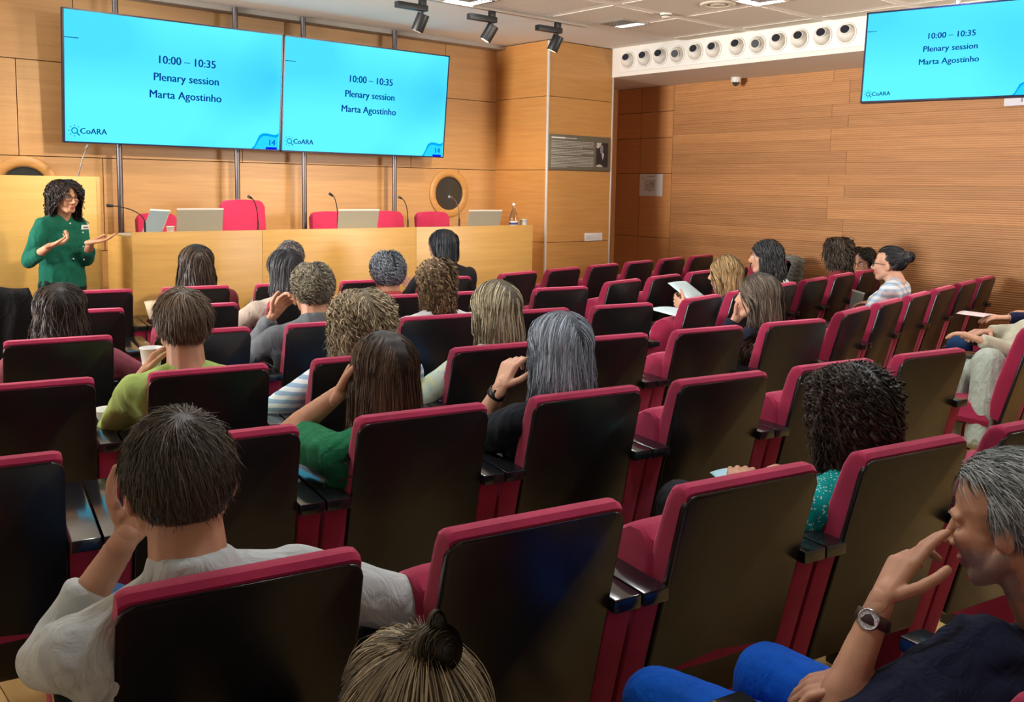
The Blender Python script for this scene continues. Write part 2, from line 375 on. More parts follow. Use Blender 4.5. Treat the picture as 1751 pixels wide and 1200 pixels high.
# paper notice on right wall
pn = thing('paper_notice', 'white paper notice with a small drawing taped on the right wall', 'notice', (XW, 7.64, 1.58))
box('sheet', -.003, 0, 0, .375, 0, .275, plain('paper_white', (.66, .68, .68), .7), pn)
bm = bmesh.new(); add_box(bm, -.0036, -.003, .115, .29, .062, .205); dr = bm_obj('drawing', bm, plain('drawing_grey', (.50, .50, .47), .7), pn)
bm = bmesh.new(); rr = random.Random(3)
for k in range(26):
    y, z = rr.gauss(.22, .03) if k % 2 else rr.gauss(.17, .02), rr.gauss(.125, .03) if k % 2 else rr.gauss(.155, .018)
    add_box(bm, -.0042, -.0036, y - .006, y + .006, z - .005, z + .005)
sk = bm_obj('sketch_marks', bm, plain('pencil_grey', (.16, .16, .15), .7), dr); 
bm = bmesh.new(); add_box(bm, -.0036, -.003, .13, .25, .240, .246); add_box(bm, -.0036, -.003, .29, .345, .222, .228); bm_obj('caption_line', bm, plain('pencil_grey', (.16, .16, .15), .7), pn)

# ------------------------------------------------------------------ screens
def screen_mat():
    m, nt, b = newmat('slide_display'); L = nt.links
    out = nt.nodes['Material Output']; nt.nodes.remove(b)
    em = N(nt, 'ShaderNodeEmission'); tc = N(nt, 'ShaderNodeTexCoord')
    sp = N(nt, 'ShaderNodeSeparateXYZ'); L.new(tc.outputs['Object'], sp.inputs[0])
    n = N(nt, 'ShaderNodeTexNoise'); n.inputs['Scale'].default_value = 1.3; n.inputs['Detail'].default_value = 0; L.new(tc.outputs['Object'], n.inputs['Vector'])
    r1 = ramp(nt, [(.35, (.060, .58, .90)), (.6, (.095, .72, .90))]); L.new(n.outputs['Fac'], r1.inputs[0])
    # the slide's own deeper blue patch near its right side
    vd = N(nt, 'ShaderNodeVectorMath', operation='DISTANCE'); L.new(tc.outputs['Object'], vd.inputs[0]); vd.inputs[1].default_value = (.86, 0, .12)
    r2 = ramp(nt, [(.0, (.02, .50, .98)), (.42, (1, 1, 1))]); L.new(vd.outputs['Value'], r2.inputs[0])
    mx = N(nt, 'ShaderNodeMix', data_type='RGBA', blend_type='MULTIPLY'); mx.inputs[0].default_value = .55; L.new(r1.outputs[0], mx.inputs[6]); L.new(r2.outputs[0], mx.inputs[7])
    L.new(mx.outputs[2], em.inputs[0]); em.inputs[1].default_value = 1.1
    L.new(em.outputs[0], out.inputs[0]); return m
slide_m = screen_mat()
ink = plain('slide_ink', (0, 0, 0), 1.0, spec=0, emit=(.0, .035, .22), es=1.0)
ink2 = plain('slide_logo', (0, 0, 0), 1.0, spec=0, emit=(.0, .17, .42), es=1.0)
wav = plain('slide_wave', (0, 0, 0), 1.0, spec=0, emit=(.0, .33, .95), es=1.0)
wav2 = plain('slide_wave_light', (0, 0, 0), 1.0, spec=0, emit=(.02, .58, 1.0), es=1.0)
blu = plain('slide_block', (0, 0, 0), 1.0, spec=0, emit=(.0, .01, .75), es=1.0)
bez_m = plain('screen_bezel', (.006, .012, .06), .25)
def make_screen(label, c, yaw, tilt, w, group, page='14', tx=0.0):
    t = thing('display_screen', label, 'screen', c, yaw, group); h = w * 9 / 16
    tl = empty('panel', (0, 0, 0)); tl.parent = t
    bpy.data.objects.remove(tl)
    T = Matrix.Rotation(tilt, 4, 'X')
    def put(o):
        o.matrix_local = T @ o.matrix_local if o.parent == t else o.matrix_local
        return o
    fw = .012
    bm = bmesh.new(); add_box(bm, -w / 2, w / 2, 0, .05, -h / 2, h / 2); hs = put(bm_obj('housing', bm, plain('screen_back', (.012, .012, .014), .5), t, bevel=.004))
    bm = bmesh.new()
    for a in ((-w / 2, w / 2, h / 2 - fw, h / 2), (-w / 2, w / 2, -h / 2, -h / 2 + fw), (-w / 2, -w / 2 + fw, -h / 2, h / 2), (w / 2 - fw, w / 2, -h / 2, h / 2)): add_box(bm, a[0], a[1], -.006, 0, a[2], a[3])
    put(bm_obj('bezel', bm, bez_m, t))
    W2, H2 = w / 2 - fw, h / 2 - fw
    sl = put(link('slide', mesh_from('slide', [(-W2, -.002, -H2), (W2, -.002, -H2), (W2, -.002, H2), (-W2, -.002, H2)], [(0, 1, 2, 3)]), slide_m, t))
    s = w / 1.89; y = -.004
    text_obj('lettering', '10:00 – 10:35', .094 * s, ink, sl, (tx, y, .195 * s))
    text_obj('lettering', 'Plenary session', .094 * s, ink, sl, (tx, y, .050 * s))
    text_obj('lettering', 'Marta Agostinho', .094 * s, ink, sl, (tx - .005, y, -.095 * s))
    text_obj('lettering', 'CoARA', .066 * s, ink, sl, (-.715 * s, y, -.435 * s), align='CENTER')
    lg = lathe('emblem', [(.018 * s, 0), (.026 * s, 0)], ink2, sl, 24); lg.rotation_euler = (PI / 2, 0, 0); lg.location = (-.86 * s, y, -.432 * s)
    bm = bmesh.new()
    for k in range(8):
        a = k * PI / 4 + .0; rr = .043 * s
        if k == 7: add_cyl(bm, (.017 * s, 0, -.017 * s), (.038 * s, 0, -.038 * s), .005 * s, n=6)
        else: add_box(bm, rr * math.cos(a) - .004 * s, rr * math.cos(a) + .004 * s, -.0005, .0005, rr * math.sin(a) - .004 * s, rr * math.sin(a) + .004 * s)
    e = bm_obj('emblem', bm, ink2, sl); e.location = (-.86 * s, y, -.432 * s)
    box('slide_mark', -W2, -W2 + .11 * s, y, y + .0005, .30 * s, .306 * s, ink, sl)
    # wave ornament
    up = [(.66, -.52), (.69, -.49), (.715, -.435), (.735, -.395), (.77, -.375), (.82, -.375), (.87, -.385), (.90, -.385), (.925, -.365)]
    lo = [(.925, -.395), (.90, -.41), (.86, -.405), (.81, -.398), (.77, -.400), (.745, -.42), (.72, -.46), (.70, -.50), (.685, -.52)]
    poly('wave', [(a * s, max(b * s, -H2)) for a, b in [(.66, -.52)] + up[1:] + [(.925, -.52)]], y + .0012, wav2, sl)
    poly('wave', [(a * s, max(b * s, -H2)) for a, b in up + lo], y + .0006, wav, sl)
    text_obj('lettering', page, .075 * s, plain('slide_page', (0, 0, 0), 1.0, spec=0, emit=(.0, .10, .60), es=1.0), sl, (.855 * s, y - .001, -.46 * s))
    box('slide_block', .80 * s, .91 * s, y - .001, y, -H2, -H2 + .02 * s, blu, sl)
    return t
RT = 8.1 / 7.315
make_screen('left one of the two large cyan screens above the stage desk', (2.845 * RT, 7.315 * RT, 1.66 + .7528 * RT), -.017, .086, 1.704 * RT, 'screens above the stage', tx=.055)
make_screen('right one of the two large cyan screens above the stage desk', (4.553 * RT, 7.294 * RT, 1.66 + .750 * RT), 0.0, .094, 1.704 * RT, 'screens above the stage')
s3 = make_screen('smaller cyan screen hanging in front of the ribbed right wall', (6.866, 3.184, 2.68), -1.35, -.081, 1.21, None)
cyl('hanging_pole', (0.02, .06, .30), (0.02, .06, .56), .018, plain('grey_metal', (.35, .35, .36), .4, .8), s3)
steel = plain('pole_steel', (.17, .16, .18), .38, .85)
pnames = ['leftmost steel pole from floor to ceiling behind the left screen', 'steel pole behind the right half of the left screen, above the tall red chair', 'steel pole beside the screen joint, left of the middle laptop', 'rightmost steel pole behind the right screen, left of the porthole']
for (x, nm) in zip((2.672, 3.725, 4.409, 5.45), pnames):
    t = thing('screen_pole', nm, 'pole', (x, 8.25, 0), 0, 'poles carrying the screens')
    cyl('pole', (0, 0, .16), (0, 0, ZC), .024, steel, t)
    cyl('foot_plate', (0, 0, .15), (0, 0, .165), .07, steel, t)
    box('bracket', -.05, .05, -.10, -.02, 2.3, 2.7, plain('bracket_black', (.02, .02, .02), .5), t)
sg = thing('hanging_sign', 'small pale sign partly hidden under the right hand screen', 'sign', (8.93, 3.62, 2.46), 0)
box('plate', 0, .02, -.45, 0.0, 0, .13, plain('sign_pale', (.62, .62, .70), .5), sg)
for k, (a, b) in enumerate(((-.16, -.145), (-.27, -.245))): box('glyph', -.002, 0, a, b, .03, .11, plain('sign_grey', (.18, .18, .26), .5), sg)

# ------------------------------------------------------------------ ceiling fittings
rail = thing('light_track', 'grey ceiling track rail that carries the spotlights', 'track rail', (4.5, 6.58, ZC - .03))
box('rail', -3.2, 2.05, -.02, .02, 0, .03, plain('track_grey', (.50, .46, .40), .4, .3), rail, bevel=.003)
blk = plain('spot_black', (.012, .013, .016), .45)
def trackhead(x, label, aimv):
    t = thing('track_spotlight', label, 'spotlight', (x, 6.58, ZC - .03), 0, 'spotlights on the ceiling track')
    box('adapter', -.03, .03, -.02, .02, -.05, 0, blk, t, bevel=.004)
    box('driver_box', -.26, .04, -.03, .03, -.10, -.05, blk, t, bevel=.005)
    cyl('stem', (.0, 0, -.10), (.0, 0, -.135), .010, blk, t)
    a = Vector(aimv).normalized(); p = Vector((0.0, 0, -.15))
    bm = bmesh.new(); add_cyl(bm, p - a * .03, p + a * .12, .052, .052, 28); bm_obj('lamp_head', bm, blk, t, smooth=True, bevel=.004)
    bm = bmesh.new(); add_cyl(bm, p + a * .118, p + a * .1215, .040, .040, 24); bm_obj('lens', bm, plain('spot_lens', (.03, .03, .03), .1, emit=(1, .85, .6), es=1.5), t)
    return t
trackhead(4.62, 'black cylindrical track spotlight above the joint of the two stage screens', (-.25, .35, -1))
trackhead(5.37, 'black track spotlight with driver box left of the pillar, middle one of three', (-.45, .35, -1))
trackhead(6.17, 'black track spotlight nearest the pillar, right one of three', (-.28, .35, -1))
lv = plain('louvre_alu', (.55, .55, .52), .25, .9); lampm = plain('lamp_glow', (1, 1, 1), .5, emit=(1.0, .97, .86), es=5.0)
dproto = None
dlab = {0: 'square recessed ceiling light with louvre, right of the track rail above the pillar', 1: 'square recessed ceiling light cut by the top edge above the track rail', 2: 'square recessed ceiling light at the top edge above the air nozzles'}
for i, (x, y) in enumerate(DOWNL):
    if dproto is None:
        t = thing('ceiling_light', dlab[0], 'ceiling light', (x, y, ZC), 0, 'recessed ceiling lights')
        bm = bmesh.new()
        for a in ((-.17, .17, .145, .17), (-.17, .17, -.17, -.145), (-.17, -.145, -.145, .145), (.145, .17, -.145, .145)): add_box(bm, a[0], a[1], a[2], a[3], -.018, .004)
        bm_obj('frame', bm, lv, t)
        bm = bmesh.new()
        for k in range(1, 6):
            u = -.145 + k * .29 / 6; add_box(bm, u - .004, u + .004, -.145, .145, -.016, .0); add_box(bm, -.145, .145, u - .004, u + .004, -.016, .0)
        bm_obj('louvre', bm, lv, t)
        box('lamp_tray', -.145, .145, -.145, .145, -.0005, .003, lampm, t)
        dproto = t
    else:
        t = copy_tree(dproto); t.location = (x, y, ZC); t['label'] = dlab.get(i, 'square recessed ceiling light over the seats')
sm = thing('smoke_detector', 'small white smoke detector on the ceiling between the recessed lights', 'detector', (6.64, 5.66, ZC))
lathe('body', [(.0, -.045), (.03, -.045), (.045, -.03), (.052, -.012), (.052, 0)], plain('detector_cream', (.68, .62, .50), .5), sm)
lathe('sensor_slots', [(.047, -.030), (.049, -.026), (.051, -.020)], plain('slot_dark', (.10, .08, .06), .6), sm)
cv = thing('ceiling_diffuser', 'round flush ceiling diffuser near the top edge above the nozzle row', 'vent', (6.6, 5.06, ZC - .004))
lathe('rings', [(.0, -.012), (.06, -.012), (.065, -.004), (.10, -.004), (.105, -.014), (.145, -.012), (.15, 0)], plain('diffuser_cream', (.62, .57, .46), .5), cv)

# ------------------------------------------------------------------ stage: platform, desk, red chairs, things on the desk
PZ = .20
struct(box('trim_5', 1.2, XC - .02, 7.08, YB, 0, PZ, oak, bevel=.004))
dk = thing('stage_desk', 'long light wood stage desk with raised front panels in front of the screens', 'desk', (2.34, 7.0, 0))
DT = 1.25
seams = [0, 1.023, 2.49, 3.95]
fronts = [(0, 1.022), (1.024, 2.52), (2.522, 3.94)]
for a, b in fronts: box('front_panel', a, b, 0, .03, 0.02, 1.288, deskw, dk, bevel=.002)
box('desktop', 0.012, 3.93, .03, .56, DT - .035, DT, deskw, dk, bevel=.002)
box('side_panel', 0.0, .03, .03, .56, 0.0, DT, wood('desk_side_veneer', (0.48, 0.27, 0.07), (0.56, 0.33, 0.10), 'Y', rnd=.02), dk, bevel=.002)
box('side_panel', 3.91, 3.94, .03, .56, 0.0, DT, deskw, dk, bevel=.002)
red = fabric('burgundy_plush', (0.30, 0.016, 0.058), sheen=.8, bump=.3, var=.12)
redS = fabric('stage_chair_red', (0.50, 0.03, 0.10), sheen=.5, bump=.2, var=.08)
def rounded_slab(name, w0, w1, z0, z1, y0, y1, mat, parent, r=.04, tilt=0.0, bulge=0.0, bev=.012, nseg=6, arch=0.0):
    """slab with rounded upper corners; w0 width at bottom, w1 at top; leaning by tilt (y shift per metre below z1)"""
    pts = [(-w0 / 2 + r * .5, z0), (w0 / 2 - r * .5, z0), (w0 / 2, z0 + r * .5)]
    for k in range(nseg + 1):
        a = k / nseg * PI / 2; pts.append((w1 / 2 - r + r * math.cos(a), z1 - r + r * math.sin(a)))
    if arch:
        for k in range(1, 6): u = k / 6; pts.append(((w1 / 2 - r) * (1 - 2 * u), z1 + arch * math.sin(PI * u)))
    for k in range(nseg + 1):
        a = PI / 2 + k / nseg * PI / 2; pts.append((-w1 / 2 + r + r * math.cos(a), z1 - r + r * math.sin(a)))
    pts.append((-w0 / 2, z0 + r * .5))
    bm = bmesh.new(); n = len(pts)
    A = [bm.verts.new((x, y0 + tilt * (z1 - z), z)) for x, z in pts]; B = [bm.verts.new((x, y1 + tilt * (z1 - z), z)) for x, z in pts]
    for i in range(n): bm.faces.new((A[i], A[(i + 1) % n], B[(i + 1) % n], B[i]))
    fa = bm.faces.new(A[::-1]); fb = bm.faces.new(B)
    if bev:
        es = list(fa.edges) + list(fb.edges)
        bmesh.ops.bevel(bm, geom=es, offset=bev, segments=3, profile=.5, affect='EDGES', clamp_overlap=True)
    return bm_obj(name, bm, mat, parent, smooth=True)
stage_specs = [
 ('red stage chair partly hidden by the open laptop at the far left', 2.875, 7.95, 1.39, .36),
 ('tall red stage chair with the highest back, right of the left silver laptop', 3.578, 7.80, 1.508, .42),
 ('red stage chair behind the left side of the middle silver laptop', 4.50, 7.9, 1.398, .42),
 ('red stage chair showing between middle laptop and the microphone by the rightmost pole', 5.13, 7.9, 1.40, .42),
 ('rightmost red stage chair, below the porthole', 5.705, 7.9, 1.391, .42)]
for lab, x, y, zt, w in stage_specs:
    t = thing('stage_chair', lab, 'chair', (x, y, PZ), 0, 'red chairs behind the desk')
    rounded_slab('backrest', w, w - .03, .48, zt - PZ, 0, .08, redS, t, r=.05, tilt=-.10, bev=.02, arch=.008)
    rounded_slab('seat', w, w, -.23, .23, 0, .09, redS, t, r=.04, bev=.02).matrix_local = Matrix.Translation((0, -.20, .40)) @ Matrix.Rotation(-PI / 2, 4, 'X')
    cyl('column', (0, -.15, .04), (0, -.15, .40), .03, plain('chair_black', (.02, .02, .02), .4), t)
    for k in range(5):
        a = k * 2 * PI / 5; tube('leg', [(0, -.15, .07), (.24 * math.cos(a), -.15 + .24 * math.sin(a), .03)], .018, plain('chair_black', (.02, .02, .02), .4), t)
alu = plain('laptop_silver', (.36, .36, .31), .42, .35); alub = plain('laptop_edge', (.80, .80, .78), .3, .2)
def laptop(label, x, y, z, w, h, rz, lean=.28, scr=None, tall=None):
    t = thing('laptop', label, 'laptop', (x, y, z), rz)
    box('base', -w / 2, w / 2, 0.0, h * .95, .0, .014, alu, t, bevel=.003)
    box('keyboard', -w / 2 + .02, w / 2 - .02, .05, h * .55, .0135, .0155, plain('key_black', (.02, .02, .02), .5), t)
    bm = bmesh.new(); add_box(bm, -w / 2, w / 2, -.008, .0, 0, h); ld = bm_obj('lid', bm, alu, t, bevel=.003)
    ld.matrix_local = Matrix.Translation((0, .0, .012)) @ Matrix.Rotation(lean, 4, 'X')
    box('lid_edge', -w / 2 - .002, w / 2 + .002, -.009, .001, h - .012, h + .001, alub, ld)
    sc_ = box('display', -w / 2 + .01, w / 2 - .01, 0, .0015, .012, h - .014, scr or plain('laptop_glow', (.02, .02, .02), .4, emit=(.5, .6, .65), es=.5), ld)
    return t
laptop('left silver laptop with its lid back to the audience, on the stage desk', 2.915, 7.17, DT, .37, .20, 0, .15)
laptop('middle silver laptop with its lid back to the audience, on the stage desk', 4.345, 7.17, DT, .40, .19, -.03, .20)
laptop('right silver laptop on the stage desk beside the water bottle', 5.775, 7.17, DT, .40, .18, -.03, .22)
lm = plain('laptop_page', (.02, .02, .02), .4, emit=(.22, .27, .26), es=1.0)
lp = laptop('open laptop at the left end of the desk, its display towards the speaker', 2.60, 7.34, DT, .28, .20, math.radians(100), .42, lm)
bl = thing('notebook', 'thin white notebook lying on the left end of the stage desk', 'notebook', (2.42, 7.18, DT)); box('cover', 0, .16, 0, .11, 0, .006, plain('paper_white', (.66, .68, .68), .7), bl); box('pages', .004, .158, .003, .108, .006, .010, plain('page_white', (.8, .8, .78), .7), bl)
glassm = plain('clear_glass', (.92, .96, .96), .03, trans=1.0)
bt = thing('water_bottle', 'clear glass water bottle at the right end of the stage desk', 'bottle', (6.16, 7.16, DT))
lathe('glass', [(.001, 0), (.040, .0), (.043, .006), (.043, .11), (.036, .135), (.020, .18), (.013, .21), (.013, .232)], glassm, bt)
lathe('bottle_label', [(.0436, .025), (.0436, .072)], plain('label_white', (.7, .72, .78), .5), bt); lathe('label_band', [(.0440, .038), (.0440, .060)], plain('label_navy', (.02, .03, .16), .5), bt)
cyl('cap', (0, 0, .232), (0, 0, .252), .015, plain('cap_white', (.8, .8, .8), .4), bt)
cupw = plain('cup_white', (.78, .80, .77), .6)
def cup(label, loc, r=.038, h=.075, cat='cup', group=None, inner=None):
    t = thing('paper_cup', label, cat, loc, 0, group)
    lathe('wall', [(.0, .0), (r * .72, .0), (r * .74, .003), (r, h), (r * 1.05, h), (r * 1.05, h + .004), (r * .96, h + .004), (r * .7, .006), (0, .006)], cupw, t)
    if inner: lathe('coffee', [(0, h * .75), (r * .90, h * .75)], inner, t)
    return t
cup('white plastic cup beside the water bottle on the right end of the desk', (6.284, 7.15, DT), .042, .088)
cup('small white cup left of the left silver laptop on the desk', (2.67, 7.12, DT), .030, .07)
mic_b = plain('mic_black', (.015, .015, .018), .4); mic_g = plain('mic_grey', (.25, .25, .27), .3, .6)
def mic(label, base, head, zb=DT, gooseh=.10, light=False):
    t = thing('gooseneck_microphone', label, 'microphone', (base[0], base[1], zb), 0, 'gooseneck microphones on the desk')
    cyl('base', (0, 0, 0), (0, 0, .012), .045, mic_b, t)
    cyl('collar', (0, 0, .01), (0, 0, gooseh), .008, mic_b, t)
    h = Vector(head) - Vector((base[0], base[1], zb)); k = h.z
    tube('gooseneck', bez((0, 0, gooseh), (0, 0, k * .75), tuple(h * .55 + Vector((0, 0, k * .42))), tuple(h), 10), .0042, mic_g if light else mic_b, t)
    d = (h - Vector((0, 0, k * .9))).normalized(); bm = bmesh.new(); add_cyl(bm, h, h + d * .045, .009, .013, 12); bm_obj('mic_head', bm, mic_b if not light else mic_g, t, smooth=True)
mic('gooseneck microphone bent left towards the speaker at the left end of the desk', (2.506, 7.2), (2.26, 7.15, 1.478))
mic('gooseneck microphone in front of the tall red stage chair', (3.422, 7.2), (3.345, 7.15, 1.54))
mic('gooseneck microphone rising behind the middle silver laptop', (4.26, 7.36), (4.20, 7.34, 1.56))
mic('gooseneck microphone by the rightmost pole, right of the middle laptop', (4.905, 7.2), (4.80, 7.15, 1.545))
mic('pale gooseneck microphone in front of the porthole, left of the right laptop', (5.505, 7.2), (5.37, 7.15, 1.555), light=True)
lc = thing('lectern', 'big plain light wood lectern panel standing behind the speaker', 'lectern', (1.35, 7.78, PZ))
box('front_board', 0, .985, 0, .03, 0, 1.492, wood('lectern_veneer', (0.64, 0.41, 0.12), (0.72, 0.48, 0.16), 'X', rnd=.02), lc, bevel=.002)
box('side_board', .985, 1.015, 0, .32, 0, 1.492, deskw, lc, bevel=.002); box('side_board', 0, .03, .03, .32, 0, 1.49, deskw, lc, bevel=.002)
box('shelf', .03, .985, .03, .32, 1.25, 1.28, deskw, lc)
tm = thing('gooseneck_microphone', 'grey gooseneck microphone rising from the lectern behind the speaker', 'microphone', (2.22, 7.95, PZ + 1.28))
cyl('base', (0, 0, 0), (0, 0, .01), .03, mic_b, tm)
tube('gooseneck', bez((0, 0, 0), (0.02, 0, .2), (0.045, -.05, .33), (.075, -.08, .43), 8), .0045, mic_g, tm); cyl('mic_head', (.075, -.08, .43), (.09, -.085, .46), .012, mic_g, tm)

# ------------------------------------------------------------------ audience seats
black = plain('seat_back_black', (0.0085, 0.0085, 0.0095), .27, spec=.55)
m = black; nt = m.node_tree; b = nt.nodes['Principled BSDF']
tc = N(nt, 'ShaderNodeTexCoord'); n = N(nt, 'ShaderNodeTexNoise'); n.inputs['Scale'].default_value = 260; nt.links.new(tc.outputs['Object'], n.inputs['Vector'])
bp = N(nt, 'ShaderNodeBump'); bp.inputs['Strength'].default_value = .12; bp.inputs['Distance'].default_value = .001; nt.links.new(n.outputs['Fac'], bp.inputs['Height']); nt.links.new(bp.outputs[0], b.inputs['Normal'])
armb = plain('armrest_black', (0.010, 0.010, 0.012), .15, spec=1.0)
PW = 0.41537; TL_, TR_ = 0.5257445, 0.8730830; AL, BL, SL = -0.0177093, 1.6741496, 0.1836995; AR, BR, SR = 6.2175551, 0.0547686, -0.1070068
PHI = 0.70992768; SPC = 0.9950565
def seat_frame(bk, r, k):
    t, a, bb, s = (TL_, AL, BL, SL) if bk == 'L' else (TR_, AR, BR, SR)
    d = Vector((math.cos(t), math.sin(t))); n = Vector((-d.y, d.x))
    X = d * (a + s * r + .64 * k) + n * (bb + SPC * r) - d * (PW / 2 - .004)
    c, s_ = math.cos(-PHI), math.sin(-PHI); f = lambda v: Vector((c * v.x - s_ * v.y, s_ * v.x + c * v.y))
    return f(X), f(d), f(n)
ZT = .923; TI = .25
def build_seat(folded):
    t = empty('auditorium_seat')
    rounded_slab('back_panel', .478, .456, .27, ZT, 0, .018, black, t, r=.032, tilt=TI, bev=.006)
    # plush backrest with rolled top that laps over the board
    bm = bmesh.new()
    prof = []   # side profile (y,z) from the rear top over the top to the front and down
    top = ZT + .020
    for y, z in ((.014, .30), (.006, ZT - .02), (.008, ZT + .006), (.022, top - .002), (.050, top), (.074, top - .012), (.086, top - .045), (.094, .78), (.100, .62), (.094, .50), (.070, .42), (.02, .40)):
        prof.append((y + TI * (ZT - z), z))
    xs = [(-.224, .66), (-.2238, .84), (-.219, .93), (-.205, 1.0), (-.12, 1.03), (0, 1.04), (.12, 1.03), (.205, 1.0), (.219, .93), (.2238, .84), (.224, .66)]
    rows = []
    for x, k in xs:
        row = []
        for (y, z) in prof:
            y0 = .018 + TI * (ZT - z); zz = z if z < .5 else z - (1 - min(k, 1)) * .055
            row.append(bm.verts.new((x * (1.0 if z > .85 else 1.02), y0 + (y - y0) * k, zz)))
        rows.append(row)
    for i in range(len(rows) - 1):
        for j in range(len(prof)):
            a, b_ = rows[i], rows[i + 1]; j2 = (j + 1) % len(prof); bm.faces.new((a[j], a[j2], b_[j2], b_[j]))
    bm.faces.new(rows[0]); bm.faces.new(rows[-1][::-1])
    o = bm_obj('backrest', bm, red, t, smooth=True)
    # seat cushion: lens-shaped cushion on a black shell
    def cushion(w, l, h, under):
        bm = bmesh.new(); nx, ny_ = 8, 8; top_, bot = [], []
        for i in range(nx + 1):
            for j in range(ny_ + 1):
                u, v = 2 * i / nx - 1, 2 * j / ny_ - 1
                e = (1 - abs(u) ** 4) ** .5 * (1 - abs(v) ** 4) ** .5
                top_.append(bm.verts.new((u * w / 2, (v + 1) * l / 2, h * (.25 + .75 * e)))); bot.append(bm.verts.new((u * w / 2 * .97, (v + 1) * l / 2 * .985, -under * e)))
        for i in range(nx):
            for j in range(ny_):
                a = i * (ny_ + 1) + j; q = (a, a + ny_ + 1, a + ny_ + 2, a + 1)
                bm.faces.new([top_[k] for k in q]); bm.faces.new([bot[k] for k in q][::-1])
        for i in range(nx):
            for (a, b_) in ((i * (ny_ + 1), (i + 1) * (ny_ + 1)), (i * (ny_ + 1) + ny_, (i + 1) * (ny_ + 1) + ny_)):
                bm.faces.new((top_[a], top_[b_], bot[b_], bot[a]))
        for j in range(ny_):
            for a in (j, nx * (ny_ + 1) + j): bm.faces.new((top_[a], top_[a + 1], bot[a + 1], bot[a]))
        return bm
    if folded: M = Matrix.Translation((0, .29, .36)) @ Matrix.Rotation(math.radians(91), 4, 'X')
    else: M = Matrix.Translation((0, .20, .36)) @ Matrix.Rotation(math.radians(4), 4, 'X')
    if folded:
        bm = bmesh.new(); prof = [(.13, .40), (.115, .60), (.110, .735), (.125, .775), (.165, .797), (.215, .795), (.265, .770), (.300, .725), (.315, .66), (.310, .55), (.285, .42)]
        rows = []
        for x, k in ((-.236, .62), (-.2355, .80), (-.226, .93), (-.19, 1.0), (0, 1.05), (.19, 1.0), (.226, .93), (.2355, .80), (.236, .62)):
            rows.append([bm.verts.new((x, .21 + (y - .21) * k, .58 + (z - .58) * (k * .25 + .75))) for y, z in prof])
        for i in range(len(rows) - 1):
            for j in range(len(prof)): a, b_ = rows[i], rows[i + 1]; j2 = (j + 1) % len(prof); bm.faces.new((a[j], a[j2], b_[j2], b_[j]))
        bm.faces.new(rows[0]); bm.faces.new(rows[-1][::-1])
        s = bm_obj('seat', bm, red, t, smooth=True)
        bm = bmesh.new(); add_box(bm, -.20, .20, .312, .330, .42, .70); bm_obj('seat_shell', bm, black, s, smooth=True, bevel=.006)
    else: s = bm_obj('seat', cushion(.47, .44, .14 if folded else .12, .05 if folded else .0), red, t, smooth=True); s.matrix_local = M
    if not folded: bm = bmesh.new(); add_box(bm, -.20, .20, .02, .40, -.016, 0); sh = bm_obj('seat_shell', bm, black, s, smooth=True, bevel=.006)
    for sx in (-1, 1):
        bm = bmesh.new(); add_box(bm, .237, .317, .045, .60, .648, .684); bmesh.ops.scale(bm, vec=(sx, 1, 1), verts=bm.verts)
        bm_obj('armrest', bm, armb, t, smooth=True, bevel=.005)
        # upholstered pedestal, its rear edge slanting like the back
        bm = bmesh.new(); x0, x1 = .240 * sx, .313 * sx
        pr = [(TI * (ZT - .648) + .005, .648), (.57, .648), (.55, .36), (.50, .05), (TI * (ZT - .05) + .01, .05)]
        A = [bm.verts.new((x0, y, z)) for y, z in pr]; B = [bm.verts.new((x1, y, z)) for y, z in pr]
        for i in range(5): bm.faces.new((A[i], A[(i + 1) % 5], B[(i + 1) % 5], B[i]))
        bm.faces.new(A[::-1]); bm.faces.new(B)
        bm_obj('side_panel', bm, red, t, smooth=True, bevel=.006)
        box('foot', min(x0, x1), max(x0, x1), .20, .50, 0, .05, black, t)
    return t
seat_f = build_seat(True); seat_d = build_seat(False)
used = {'f': False, 'd': False}
SEATS = []
occ = {('L', 0, 1), ('L', 1, 2), ('L', 1, 3), ('L', 2, 1), ('L', 2, 2), ('L', 2, 3), ('L', 3, 0), ('L', 3, 2), ('L', 3, 3), ('L', 4, 2), ('L', 4, 3), ('L', 5, 1), ('L', 5, 2), ('L', 5, 4),
       ('R', 3, 1), ('L', 2, 6), ('R', 3, 2), ('R', 3, 4), ('R', 3, 5), ('R', 2, 2), ('L', 0, 4), ('L', -1, 3), ('L', -1, 1), ('R', 1, 0), ('R', 1, 1), ('R', 1, 2)}
layout = [('L', -1, [1, 3]), ('L', 0, range(1, 6)), ('L', 1, range(0, 7)), ('R', 1, [0, 1, 2]), ('L', 2, range(0, 7)), ('R', 2, range(0, 6)), ('L', 3, range(0, 6)), ('R', 3, range(0, 6)),
          ('L', 4, range(0, 6)), ('R', 4, range(1, 7)), ('L', 5, range(-1, 5)), ('R', 5, range(1, 7))]
rown = {-1: 'row behind the camera', 0: 'nearest row', 1: 'second nearest row', 2: 'third nearest row', 3: 'fourth nearest row', 4: 'fifth nearest row', 5: 'front row'}
